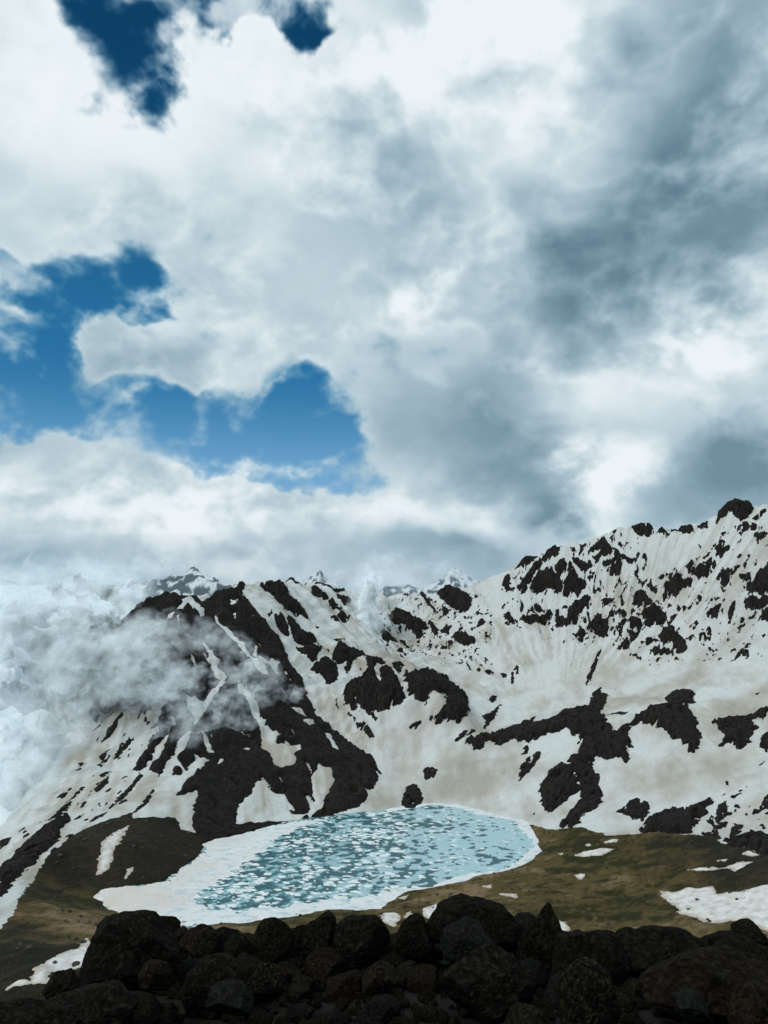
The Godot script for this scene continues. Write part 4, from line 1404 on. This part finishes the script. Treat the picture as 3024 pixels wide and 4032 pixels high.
	["tiny dark jagged outcrop left of the headwall crags, fourth from left", [162, -1373, 168, -1382, 170, -1366, 164, -1357], 1.2, 1.8, 2.1, 2.9],
	["tiny dark strip slanting down right left of the headwall crags", [178, -1428, 186, -1420, 191, -1409, 184, -1409], 1.2, 1.8, 2.1, 2.9],
	["tiny dark jagged outcrop left of the headwall crags, second from left", [145, -1547, 151, -1546, 154, -1531, 149, -1529], 1.2, 1.9, 2.1, 2.9],
	["tiny dark jagged outcrop left of the headwall crags, fifth from left", [196, -1472, 204, -1469, 200, -1457], 1.2, 1.8, 2.0, 2.7],
	["tiny dark jagged outcrop left of the headwall crags, sixth from left", [201, -1500, 211, -1501, 206, -1491], 1.2, 1.7, 2.0, 2.6],
	["tiny dark jagged outcrop left of the headwall crags, third from left", [171, -1554, 178, -1555, 175, -1541], 1.2, 1.7, 1.9, 2.5],
	["tiny dark flat rock band left of the headwall crags", [199, -1544, 209, -1532, 201, -1536], 1.2, 1.6, 1.8, 2.4],
	["tiny dark wide outcrop left of the headwall crags, leftmost one", [137, -1405, 144, -1405, 140, -1395], 1.2, 1.5, 1.7, 2.1],
	["tiny dark jagged outcrop left of the headwall crags, leftmost one", [68, -1669, 74, -1663, 71, -1658], 1.2, 1.6, 1.7, 2.2],
	["largest dark strip slanting down right between the left snow couloirs", [-168, -1323, -161, -1333, -150, -1332, -134, -1327, -115, -1323, -117, -1312, -126, -1298, -141, -1292, -151, -1297, -161, -1311], 1.6, 4.4, 5.9, 9.8],
	["large dark jagged outcrop between the left snow couloirs, second from left", [-89, -1295, -81, -1319, -69, -1331, -56, -1328, -32, -1321, -42, -1304, -53, -1279, -60, -1253, -63, -1267, -57, -1298, -68, -1276, -74, -1265, -85, -1284], 1.6, 4.4, 5.8, 9.7],
	["large dark jagged outcrop between the left snow couloirs, leftmost one", [-117, -1254, -108, -1269, -94, -1286, -84, -1272, -73, -1256, -73, -1232, -74, -1212, -84, -1209, -94, -1226, -105, -1239], 1.6, 4.1, 5.5, 9.1],
	["middle sized dark jagged outcrop between the left snow couloirs", [-31, -1319, -17, -1325, -3, -1316, 2, -1284, -11, -1286, -20, -1254, -27, -1274], 1.6, 3.2, 4.1, 6.5],
	["middle sized dark wide outcrop between the left snow couloirs", [-144, -1280, -133, -1291, -118, -1295, -104, -1303, -107, -1285, -115, -1269, -125, -1271], 1.6, 3.2, 4.0, 6.5],
	["middle sized dark strip slanting down right between the left snow couloirs", [-185, -1311, -171, -1322, -160, -1310, -159, -1295, -170, -1293, -182, -1300], 1.6, 3.2, 4.0, 6.4],
	["small dark jagged outcrop between the left snow couloirs, second from left", [14, -1299, 30, -1321, 35, -1306, 24, -1269], 1.2, 2.3, 2.7, 4.0],
	["small dark jagged outcrop between the left snow couloirs, third from left", [28, -1237, 37, -1297, 42, -1281, 35, -1234], 1.2, 2.0, 2.4, 3.4],
	["small dark strip slanting down right between the left snow couloirs", [-88, -1344, -77, -1343, -64, -1341, -74, -1335, -84, -1337], 1.2, 2.0, 2.4, 3.4],
	["small dark jagged outcrop between the left snow couloirs, leftmost one", [-198, -1306, -192, -1315, -188, -1311, -193, -1302], 1.2, 1.9, 2.2, 3.0],
	["tiny dark strip slanting down right between the left snow couloirs, second from left", [-113, -1321, -102, -1314, -106, -1311], 1.2, 1.7, 1.9, 2.5],
	["tiny dark jagged outcrop between the left snow couloirs, leftmost one", [-98, -1312, -91, -1314, -93, -1305], 1.2, 1.6, 1.8, 2.2],
	["tiny dark strip slanting down right between the left snow couloirs, leftmost one", [-121, -1355, -113, -1353, -115, -1348], 1.2, 1.6, 1.8, 2.2],
	["tiny dark jagged outcrop between the left snow couloirs, second from left", [-41, -1276, -36, -1280, -36, -1266], 1.2, 1.6, 1.7, 2.2],
	["largest dark strip slanting down right on the crest above the couloir", [-220, -1368, -206, -1388, -189, -1406, -167, -1378, -141, -1368, -127, -1357, -143, -1352, -152, -1349, -163, -1344, -166, -1331, -175, -1334, -189, -1341, -201, -1355, -214, -1354], 2.0, 5.2, 7.0, 12.0],
	["middle sized dark strip slanting down right on the crest above the couloir, leftmost one", [-137, -1479, -124, -1478, -105, -1464, -101, -1444, -112, -1440, -124, -1442, -137, -1435], 1.6, 3.0, 3.8, 5.9],
	["middle sized dark strip slanting down right on the crest above the couloir, third from left", [-93, -1502, -82, -1523, -64, -1525, -74, -1483, -88, -1486], 1.6, 2.7, 3.4, 5.2],
	["middle sized dark strip slanting down right on the crest above the couloir, second from left", [-156, -1475, -138, -1530, -107, -1533, -76, -1575, -78, -1547, -109, -1516, -137, -1530], 1.6, 2.7, 3.4, 5.2],
	["middle sized dark flat rock band on the crest above the couloir", [-185, -1432, -172, -1460, -156, -1475, -153, -1444, -166, -1436], 1.6, 2.6, 3.2, 4.9],
	["middle sized dark strip slanting down right on the crest above the couloir, fourth from left", [-88, -1418, -74, -1432, -61, -1442, -68, -1408, -79, -1408], 1.6, 2.5, 3.1, 4.6],
	["small dark strip slanting down right on the crest above the couloir, leftmost one", [-106, -1432, -95, -1447, -76, -1453, -86, -1432, -99, -1423], 1.2, 2.4, 3.0, 4.5],
	["small dark strip slanting down right on the crest above the couloir, second from left", [-97, -1387, -87, -1399, -76, -1390, -85, -1382], 1.2, 2.1, 2.5, 3.6],
	["largest dark jagged outcrop on the dark terrace", [281, -1134, 292, -1133, 296, -1082, 292, -1036, 289, -1010, 295, -998, 311, -999, 311, -990, 304, -980, 295, -940, 292, -948, 286, -923, 280, -912, 277, -919, 276, -930, 264, -934, 258, -944, 255, -951, 244, -925, 227, -942, 221, -956, 236, -959, 243, -985, 250, -1003, 255, -1041], 2.0, 5.5, 3.5, 6.0],
	["large dark strip slanting down left on the dark terrace", [102, -1030, 124, -1044, 162, -1087, 198, -1109, 227, -1093, 256, -1112, 286, -1133, 253, -1004, 238, -1003, 236, -1026, 222, -1024, 207, -1023, 191, -1017, 181, -993, 175, -995, 187, -1025, 177, -1025, 170, -1039, 148, -1031, 139, -1039, 121, -1018, 112, -1012, 117, -1023], 2.0, 5.5, 3.5, 6.0],
	["large dark jagged outcrop on the dark terrace, second from left", [308, -998, 329, -1008, 353, -1021, 371, -1027, 379, -983, 378, -951, 367, -924, 364, -905, 352, -884, 343, -869, 337, -877, 342, -893, 340, -910, 333, -921, 334, -935, 328, -964, 322, -988, 311, -987], 2.0, 5.5, 3.5, 6.0],
	["large dark wide outcrop on the dark terrace, second from left", [389, -940, 409, -920, 441, -889, 432, -871, 415, -891, 414, -872, 400, -861, 392, -848, 382, -854, 380, -869, 369, -871, 381, -885, 389, -917], 2.0, 4.9, 3.3, 5.5],
	["large dark wide outcrop on the dark terrace, leftmost one", [382, -1065, 404, -1086, 421, -1067, 399, -1005, 379, -983, 367, -1011], 1.6, 3.8, 2.5, 4.1],
	["large dark jagged outcrop on the dark terrace, leftmost one", [292, -1133, 315, -1189, 334, -1208, 327, -1177, 329, -1150, 305, -1101, 294, -1077], 1.6, 3.5, 2.3, 3.7],
	["large dark upright outcrop on the dark terrace", [426, -859, 406, -851, 398, -838, 403, -817], 1.6, 2.8, 1.8, 2.7],
	["middle sized dark strip slanting down left on the dark terrace", [90, -1032, 99, -1044, 118, -1059, 126, -1061, 111, -1039], 1.6, 2.5, 1.6, 2.4],
	["small dark flat rock band on the dark terrace", [300, -1065, 311, -1067, 328, -1053, 314, -1042], 1.2, 2.0, 1.2, 1.7],
	["small dark strip slanting down left on the dark terrace", [198, -1109, 215, -1157, 225, -1163, 212, -1127], 1.2, 2.0, 1.2, 1.6],
	["largest dark jagged outcrop on the lower right snow slope", [201, -950, 215, -950, 227, -942, 244, -925, 244, -897, 237, -864, 228, -838, 214, -829, 203, -822, 195, -802, 187, -800, 177, -817, 191, -831, 198, -845, 213, -862, 221, -896, 220, -933], 2.0, 5.1, 3.4, 5.8],
	["large dark strip slanting down left on the lower right snow slope, second from left", [241, -751, 250, -767, 261, -776, 275, -779, 286, -787, 286, -773, 297, -771, 309, -773, 320, -781, 317, -770, 302, -748, 289, -738, 275, -722, 260, -727, 250, -736, 237, -739], 1.6, 4.6, 3.1, 5.2],
	["large dark blocky outcrop on the lower right snow slope", [184, -925, 201, -950, 215, -950, 224, -940, 221, -895, 217, -880, 207, -882, 196, -870, 181, -863, 175, -882, 176, -906], 2.0, 5.0, 3.4, 5.7],
	["large dark flat rock band on the lower right snow slope", [292, -688, 304, -688, 314, -688, 320, -677, 320, -654, 298, -610, 295, -649, 288, -672], 1.6, 3.7, 2.4, 3.9],
	["large dark jagged outcrop on the lower right snow slope", [236, -808, 245, -816, 258, -825, 264, -826, 269, -809, 262, -788, 249, -769, 244, -784, 241, -798], 1.6, 3.3, 2.1, 3.3],
	["large dark strip slanting down left on the lower right snow slope, leftmost one", [160, -946, 168, -973, 179, -985, 198, -994, 193, -981, 180, -962, 168, -952], 1.6, 3.0, 1.9, 3.0],
	["large dark upright outcrop on the lower right snow slope", [303, -732, 318, -759, 329, -763, 318, -737, 310, -725, 304, -726], 1.6, 2.6, 1.6, 2.4],
	["middle sized dark jagged outcrop on the lower right snow slope, second from left", [298, -694, 314, -718, 319, -710, 312, -698, 303, -695], 1.2, 2.2, 1.3, 1.9],
	["middle sized dark strip slanting down left on the lower right snow slope", [341, -726, 364, -742, 353, -720, 341, -720], 1.2, 2.2, 1.4, 2.0],
	["middle sized dark jagged outcrop on the lower right snow slope, leftmost one", [292, -716, 300, -719, 294, -697, 286, -687], 1.2, 2.0, 1.2, 1.7],
	["tiny dark jagged outcrop on the lower right snow slope, leftmost one", [330, -779, 337, -785, 334, -774], 1.2, 1.6, 0.9, 1.1],
	["tiny dark strip slanting down left on the lower right snow slope", [375, -804, 392, -808, 382, -803], 1.2, 1.6, 0.9, 1.1],
	["tiny dark jagged outcrop on the lower right snow slope, second from left", [465, -987, 469, -980, 463, -972], 1.2, 1.6, 0.9, 1.2],
	["tiny dark upright outcrop on the lower right snow slope", [352, -774, 355, -776, 352, -769], 1.2, 1.4, 0.7, 0.9],
	["largest dark blocky outcrop by the lake's far shore", [19, -910, 21, -941, 28, -966, 42, -968, 47, -944, 40, -912, 26, -903], 1.6, 3.3, 2.1, 3.5],
	["middle sized dark jagged outcrop by the lake's far shore", [49, -994, 57, -1000, 67, -993, 63, -982, 51, -978], 1.2, 2.3, 1.4, 2.1],
	["tiny dark jagged outcrop by the lake's far shore", [162, -872, 167, -878, 164, -869], 1.2, 1.4, 0.8, 0.9],
	["largest dark strip slanting down left on the streaked left snow slope", [-319, -668, -317, -682, -323, -715, -325, -759, -321, -779, -316, -799, -306, -777, -305, -746, -298, -736, -295, -698, -291, -673, -293, -653, -286, -618, -270, -569, -275, -571], 2.0, 4.8, 3.2, 5.4],
	["middle sized dark strip slanting down left on the streaked left snow slope, sixth from left", [-281, -808, -282, -842, -279, -880, -279, -904, -271, -895, -275, -857, -277, -828, -279, -811], 1.6, 2.6, 1.6, 2.5],
	["middle sized dark strip slanting down left on the streaked left snow slope, leftmost one", [-331, -781, -332, -817, -329, -861, -325, -866, -327, -838, -321, -805, -326, -790], 1.6, 2.6, 1.6, 2.4],
	["middle sized dark strip slanting down left on the streaked left snow slope, fifth from left", [-323, -946, -323, -971, -317, -985, -314, -983, -314, -965, -318, -946], 1.6, 2.5, 1.5, 2.3],
	["middle sized dark strip slanting down left on the streaked left snow slope, fourth from left", [-349, -972, -345, -993, -339, -1008, -335, -1017, -332, -1014, -337, -997, -344, -978], 1.6, 2.5, 1.6, 2.4],
	["middle sized dark strip slanting down left on the streaked left snow slope, seventh from left", [-340, -1032, -335, -1044, -319, -1049, -322, -1035, -336, -1026], 1.6, 2.6, 1.6, 2.4],
	["middle sized dark strip slanting down left on the streaked left snow slope, eighth from left", [-255, -809, -253, -843, -252, -866, -249, -863, -247, -831, -252, -810], 1.2, 2.3, 1.4, 2.0],
	["middle sized dark strip slanting down left on the streaked left snow slope, third from left", [-315, -858, -312, -881, -310, -898, -305, -878, -308, -853], 1.2, 2.2, 1.4, 2.0],
	["middle sized dark jagged outcrop on the streaked left snow slope", [-346, -718, -342, -728, -348, -747, -360, -747], 1.2, 2.1, 1.2, 1.8],
	["middle sized dark wide outcrop on the streaked left snow slope", [-371, -1018, -366, -1024, -354, -1020, -353, -1013, -363, -1011], 1.2, 2.3, 1.4, 2.0],
	["middle sized dark strip slanting down left on the streaked left snow slope, second from left", [-287, -769, -287, -793, -278, -809, -280, -793, -283, -774], 1.2, 2.0, 1.2, 1.6],
	["small dark strip slanting down left on the streaked left snow slope, sixth from left", [-298, -1004, -290, -1018, -287, -1015, -289, -1001], 1.2, 2.1, 1.2, 1.7],
	["small dark strip slanting down left on the streaked left snow slope, third from left", [-344, -945, -335, -956, -330, -960, -335, -942], 1.2, 2.0, 1.2, 1.7],
	["small dark strip slanting down left on the streaked left snow slope, fourth from left", [-320, -891, -318, -910, -312, -915, -314, -887], 1.2, 1.9, 1.1, 1.5],
	["small dark strip slanting down left on the streaked left snow slope, second from left", [-364, -983, -357, -1000, -356, -988], 1.2, 1.9, 1.1, 1.5],
	["small dark strip slanting down left on the streaked left snow slope, leftmost one", [-369, -998, -369, -1010, -364, -1006, -364, -996], 1.2, 1.8, 1.0, 1.4],
	["small dark strip slanting down left on the streaked left snow slope, fifth from left", [-311, -1024, -308, -1040, -305, -1028], 1.2, 1.8, 1.0, 1.3],
	["small dark jagged outcrop on the streaked left snow slope", [-355, -1005, -349, -1014, -349, -1003], 1.2, 1.7, 1.0, 1.3],
	["tiny dark strip slanting down left on the streaked left snow slope", [-336, -928, -332, -940, -329, -922], 1.2, 1.7, 0.9, 1.2],
]
var snow_on_face: Array = [
	["long zigzag snow gully down the left part of the dark rock face", [-277, -1179, -264, -1172, -252, -1155, -242, -1147, -241, -1133, -224, -1118, -225, -1098, -234, -1071, -238, -1043, -241, -1017, -241, -1004, -248, -1026, -263, -1045, -267, -1060, -244, -1060, -234, -1091, -231, -1112, -240, -1112, -246, -1126, -258, -1140, -259, -1157, -273, -1173]],
	["thin straight snow couloir falling from below the dark summit", [-269, -1237, -258, -1230, -244, -1227, -234, -1221, -212, -1200, -196, -1191, -178, -1184, -161, -1165, -153, -1156, -169, -1161, -189, -1167, -209, -1184, -227, -1202, -247, -1214, -262, -1223]],
	["forked snow fleck beside the thin straight couloir", [-202, -1198, -198, -1218, -195, -1194, -177, -1201, -162, -1221, -165, -1196, -152, -1186, -173, -1193, -189, -1190]],
	["broad snow tongue widening down the middle of the dark rock face", [-209, -1118, -197, -1113, -184, -1099, -173, -1080, -167, -1058, -158, -1051, -155, -1029, -142, -1023, -135, -992, -121, -991, -106, -998, -101, -988, -112, -978, -106, -962, -121, -953, -132, -954, -139, -972, -153, -986, -155, -1005, -166, -1041, -181, -1070, -191, -1083, -204, -1094]],
	["narrow pointed snow sliver left of the broad snow tongue", [-230, -998, -220, -990, -207, -960, -212, -959, -223, -982]],
	["slanting snow patch high on the right edge of the dark rock face", [-137, -1112, -124, -1116, -107, -1104, -109, -1095, -125, -1100]],
	["small ragged snow patch below the slanting one on the dark rock face", [-112, -1081, -98, -1095, -92, -1082, -103, -1065]],
	["tiny snow fleck left of the slanting patch on the dark rock face", [-151, -1096, -144, -1100, -143, -1092]],
	["thin broken snow line low on the right edge of the dark rock face", [-81, -1072, -71, -1065, -59, -1026, -56, -1015, -66, -1026, -78, -1057]],
	["upright snow tongue above the lake head at the foot of the dark rock face", [-79, -971, -65, -971, -59, -946, -73, -905, -79, -880, -90, -874, -79, -914, -87, -942]],
	["dirty beige snow apron at the foot of the dark rock face beside the lake", [-157, -850, -160, -877, -151, -907, -149, -929, -140, -931, -135, -923, -125, -916, -115, -921, -104, -892, -104, -883, -88, -884, -90, -868, -116, -856, -134, -845, -154, -835]],
	["tiny bird-shaped snow fleck in the lower dark rock face", [-176, -975, -169, -981, -164, -972, -169, -974]],
	["small snow spot left of the broad tongue's foot", [-198, -935, -197, -949, -193, -951, -194, -942]],
	["branching snow gully just under the left crest of the dark ridge", [-348, -1183, -335, -1203, -326, -1235, -323, -1254, -309, -1259, -288, -1236, -293, -1208, -290, -1232, -303, -1235, -317, -1245, -319, -1227, -329, -1202]],
	["small snow patch close under the dark summit", [-258, -1295, -247, -1292, -245, -1283, -252, -1280]],
	["short upright snow fleck below the dark summit", [-247, -1269, -242, -1270, -240, -1252]],
]
var snow_on_ground: Array = [
	["long snow patch slanting over the dark scree left of the lake", [-244, -682, -253, -720, -251, -744, -246, -769, -242, -753, -239, -717, -237, -690], 1.2],
	["small bright snow patch on the olive knoll left of the lake", [-219, -678, -220, -692, -218, -703, -217, -692], 1.2],
	["flat thin snow strip beside the rocks at the lake's left head", [-187, -806, -176, -813, -163, -817, -169, -807], 1.2],
	["oval snow patch on the brown meadow right of the lake", [167, -714, 178, -721, 196, -723, 205, -715, 197, -708, 181, -706], 1.2],
	["small round snow patch in the middle of the brown meadow", [159, -670, 165, -675, 169, -667, 164, -660, 160, -661], 1.2],
	["thin snow strip just above the oval meadow patch", [202, -737, 212, -740, 219, -736, 211, -731, 202, -732], 1.2],
	["tiny snow spot above the left end of the oval meadow patch", [185, -739, 191, -741, 189, -735], 1.2],
	["tiny snow spot between the lake and the oval meadow patch", [159, -731, 164, -727, 160, -722], 1.2],
	["long wavy snow strip at the foot of the right slope", [242, -643, 256, -638, 266, -625, 276, -627, 287, -618, 279, -615, 268, -614, 266, -625, 253, -631], 1.2],
	["small flat snow patch under the right-hand rubble", [284, -641, 292, -643, 295, -629, 288, -627], 1.2],
	["tiny snow strip above the long wavy strip", [266, -640, 273, -637, 270, -634], 1.2],
	["largest snow field on the meadow at the right edge", [211, -614, 221, -610, 232, -612, 245, -600, 243, -584, 252, -573, 262, -571, 279, -564, 244, -497, 235, -526, 216, -540, 206, -566, 210, -580, 209, -601], 1.2],
	["small snow patch on the meadow near the lake's lower shore", [80, -658, 89, -662, 86, -653], 1.2],
	["four-sided snow patch behind the big flat boulder", [91, -640, 105, -635, 103, -628, 93, -634], 1.2],
	["snow patch running down behind the small pointed boulder", [29, -608, 41, -624, 56, -632, 51, -618, 40, -601, 35, -580, 30, -591], 1.2],
	["snow patch at the shore behind the middle boulders", [-3, -599, 10, -600, 13, -590, 7, -570, -2, -579], 1.2],
	["little snow patch left of the small pointed boulder", [14, -590, 20, -604, 21, -599, 17, -586], 1.2],
	["snow patch left of the spike boulder", [93, -569, 100, -575, 97, -553, 91, -557], 1.2],
	["snow patch right of the spike boulder", [119, -593, 123, -579, 130, -573, 128, -559, 120, -550], 1.2],
	["thin snow strip on the grass by the lower shore", [11, -641, 20, -645, 16, -636], 1.2],
	["winding snow patch on the dark hillside at the lower left", [-185, -400, -182, -407, -175, -403, -180, -421, -180, -436, -178, -448, -174, -460, -179, -489, -172, -483, -162, -452, -154, -429, -158, -418, -165, -425, -171, -417, -168, -408, -162, -401, -169, -402, -174, -400], 1.2],
	["tiny snow patch right of the big left boulder", [-129, -506, -123, -503, -123, -489], 1.2],
]
var far_ranges: Array = [
	["dark blue mountain flank half lost in cloud behind the left ridge", 201, 0.75, 110.0, -0.05, [-2075, 99, -4768, -1883, 211, -4847, -1757, 284, -4894, -1628, 343, -4939, -1438, 371, -4997, -1313, 390, -5032, -1243, 433, -5049, -1133, 388, -4973, -1026, 333, -4894, -907, 269, -4815, -763, 156, -4739]],
	["pale hazy peak behind the crest left of the mist wisp", 211, 0.90, 140.0, 0.25, [-1106, 194, -7721, -949, 355, -7742, -789, 416, -7760, -651, 518, -7773, -581, 449, -7778, -458, 354, -7686, -270, 195, -7595]],
	["low dark jagged range just behind the snow saddle", 221, 0.70, 80.0, -0.02, [-146, 203, -6198, 2, 321, -6200, 150, 329, -6198, 262, 314, -6194, 409, 284, -6186, 630, 269, -6168, 847, 240, -6142]],
	["pale serrated range with rock needles behind the saddle", 231, 0.90, 120.0, 0.15, [242, 240, -7996, 481, 373, -7986, 625, 459, -7976, 721, 545, -7967, 815, 487, -7958, 955, 401, -7943, 1104, 363, -7923, 1326, 310, -7889, 1642, 240, -7830]],
]
var mists: Array = [
	["thick mist bank swallowing the left end of the ridge", 301, [[-500, 201, -1091, 93, 79, 1.60], [-514, 234, -1062, 85, 49, 1.40], [-456, 119, -979, 84, 84, 1.60], [-403, 146, -1002, 78, 58, 2.20], [-410, 54, -912, 66, 60, 1.80], [-417, 25, -865, 52, 40, 1.60], [-457, 211, -1217, 78, 54, 2.20], [-484, 240, -1420, 99, 40, 1.60], [-568, 264, -1334, 139, 52, 1.50], [-386, 88, -966, 50, 37, 1.60], [-364, 37, -856, 33, 22, 0.80], [-374, 112, -992, 38, 31, 1.20], [-420, 177, -1071, 62, 48, 1.60]], [[-544, 126, -1136, 87, 79], [-466, 40, -985, 55, 55], [-523, 78, -1024, 62, 76], [-533, 160, -1230, 76, 60], [-605, 190, -1196, 96, 60], [-477, 85, -1101, 57, 54], [-530, 192, -1349, 69, 48], [-639, 208, -1357, 117, 49]]],
	["torn mist drifting across the upper dark rock face", 311, [[-363, 160, -1038, 59, 36, 2.00], [-312, 149, -1034, 52, 27, 1.80], [-346, 188, -1097, 69, 31, 1.60], [-269, 132, -1025, 47, 31, 1.00], [-244, 182, -1083, 66, 26, 0.70], [-185, 148, -1044, 57, 22, 0.67], [-316, 115, -1012, 51, 25, 1.40], [-349, 128, -1001, 51, 31, 1.60]], []],
	["thin veil of mist low on the middle of the dark rock face", 321, [[-189, 125, -1033, 56, 25, 0.67], [-146, 119, -1030, 50, 21, 0.35], [-233, 89, -993, 49, 27, 0.67], [-202, 81, -1010, 49, 27, 0.35]], []],
	["upright wisp of mist rising from the snow couloir to the saddle", 331, [[-35, 218, -1495, 32, 54, 2.20], [-26, 262, -1495, 28, 49, 1.80], [-48, 188, -1469, 40, 30, 1.60], [-52, 187, -1479, 31, 26, 0.70], [-9, 204, -1500, 36, 27, 0.60], [-77, 163, -1438, 43, 21, 0.30]], [[-34, 220, -1520, 15, 31], [-25, 260, -1520, 13, 27], [-42, 191, -1499, 14, 19]]],
	["low cloud lying over the far ranges behind the saddle", 341, [[-322, 347, -4488, 162, 67, 0.60], [92, 389, -4999, 270, 90, 0.90], [-613, 405, -4256, 207, 64, 0.60], [-1151, 412, -3831, 216, 52, 0.80], [433, 419, -5984, 216, 65, 0.50], [-1352, 285, -3765, 192, 120, 1.00]], []],
]
var heroes: Array = [
	["biggest rounded boulder standing at the left of the foreground", -2.37, 237.03, -7.64, 0.48, 0.72, 0.43, 0.25, 0, 0.35, "biggest rounded boulder"],
	["low rounded boulder below the winding snow patch at far left", -2.57, 237.04, -6.51, 0.16, 0.25, 0.14, 0.10, 0, 0.30, "low rounded boulder"],
	["pointed boulder right of the biggest left boulder", -1.75, 236.55, -8.42, 0.14, 0.31, 0.13, 0.30, 0, 0.30, "pointed boulder"],
	["squarish boulder beside the pointed one left of the middle", -1.49, 236.56, -8.37, 0.16, 0.31, 0.14, 0.10, 0, 0.30, "squarish boulder"],
	["broad block at the crest under the olive mound", -1.16, 236.72, -8.32, 0.21, 0.40, 0.19, 0.10, 0, 0.30, "broad block"],
	["small knob on the crest between two broad blocks", -0.92, 236.49, -8.75, 0.11, 0.26, 0.10, 0.30, 0, 0.30, "small knob"],
	["tall block on the crest below the lake's near shore", -0.65, 236.73, -8.47, 0.20, 0.51, 0.18, 0.25, 0, 0.35, "tall block"],
	["broad dark block on the crest in the middle of the picture", -0.24, 236.76, -8.30, 0.27, 0.50, 0.25, 0.15, 0, 0.35, "broad dark block"],
	["small pointed boulder left of the big flat boulder", 0.32, 236.81, -8.19, 0.19, 0.39, 0.17, 0.35, 0, 0.20, "small pointed boulder"],
	["big flat-topped boulder in the middle of the crest", 0.95, 236.91, -8.35, 0.47, 0.51, 0.33, 0.10, 0, 0.20, "big flat-topped boulder"],
	["dark grey angular boulder leaning on the big flat boulder", 0.78, 237.01, -7.56, 0.25, 0.41, 0.20, 0.30, 2, 0.20, "dark grey angular boulder"],
	["steep spike boulder right of the big flat boulder", 1.59, 236.94, -8.15, 0.22, 0.75, 0.18, 0.16, 0, 0.35, "steep spike boulder"],
	["round-backed boulder right of the spike boulder", 1.90, 236.94, -7.56, 0.33, 0.52, 0.30, 0.15, 0, 0.30, "round-backed boulder"],
	["long low boulder on the crest under the tan meadow", 2.62, 236.84, -7.77, 0.46, 0.44, 0.32, 0.10, 0, 0.25, "long low boulder"],
	["low boulder at the right edge of the crest", 3.34, 236.77, -7.71, 0.33, 0.40, 0.26, 0.10, 0, 0.25, "low boulder"],
	["long brown slab lying across the right of the rubble", 2.64, 237.18, -6.48, 0.51, 0.46, 0.35, 0.05, 1, 0.30, "long brown slab"],
	["mossy upright block below the spike boulder", 1.54, 237.26, -6.21, 0.23, 0.58, 0.18, 0.20, 0, 0.70, "mossy upright block"],
	["reddish brown stone at the foot of the biggest left boulder", -1.87, 237.05, -6.64, 0.15, 0.21, 0.13, 0.10, 1, 0.30, "reddish brown stone"],
	["wide black boulder under the pointed left boulder", -1.44, 236.92, -7.05, 0.33, 0.43, 0.26, 0.20, 0, 0.30, "wide black boulder"],
	["bluish grey flat boulder low in the left middle", -1.10, 237.24, -5.90, 0.17, 0.20, 0.14, 0.10, 2, 0.20, "bluish grey flat boulder low"],
	["mossy boulder in the left middle of the rubble", -0.95, 237.10, -6.53, 0.15, 0.28, 0.13, 0.20, 0, 0.80, "mossy boulder"],
	["bluish grey stone in the right of the rubble", 1.89, 237.58, -5.06, 0.11, 0.15, 0.10, 0.10, 2, 0.10, "bluish grey stone"],
	["tan stone in the bottom right corner", 2.13, 237.75, -4.75, 0.14, 0.34, 0.13, 0.10, 1, 0.40, "tan stone"],
	["dark hump in the bottom left of the rubble", -2.11, 237.26, -5.83, 0.35, 0.41, 0.28, 0.10, 0, 0.30, "dark hump"],
	["low black hump in the bottom left corner", -2.15, 237.64, -4.73, 0.30, 0.31, 0.27, 0.10, 0, 0.30, "low black hump"],
	["flat black stone beside the bottom left corner", -2.16, 237.33, -5.38, 0.16, 0.21, 0.14, 0.10, 0, 0.30, "flat black stone"],
	["broad dark hump under the big flat boulder", 0.85, 237.10, -6.75, 0.35, 0.49, 0.28, 0.15, 0, 0.40, "broad dark hump"],
]
var speckled: Array = [
	["tiny dark rock slivers melting out of the streaked left snow slope", "rock_slivers", 0, [-277, -598, -261, -555, -319, -668, -343, -757, -350, -847, -361, -965, -370, -1008, -350, -1033, -312, -1036, -292, -996, -288, -935, -270, -820, -278, -788, -289, -745, -289, -685]],
	["small dark rock fragments strewn between the crags of the headwall", "rock_fragments", 1, [237, -1585, 273, -1584, 332, -1605, 392, -1546, 450, -1505, 482, -1460, 489, -1394, 523, -1360, 568, -1332, 598, -1317, 644, -1282, 512, -1040, 487, -1097, 461, -1179, 414, -1210, 375, -1331, 339, -1356, 282, -1462, 231, -1487]],
	["scattered dark rubble at the foot of the lower right snow slope", "rubble_patch", 1, [282, -739, 313, -774, 343, -797, 347, -757, 344, -692, 296, -601, 292, -641, 287, -680]],
	["small dark rock fragments on the snow below the saddle", "rock_fragments", 1, [-13, -1559, 26, -1702, 75, -1745, 187, -1635, 216, -1527, 205, -1457, 169, -1441, 199, -1381, 140, -1384, 95, -1432, 31, -1362, -12, -1403]],
]
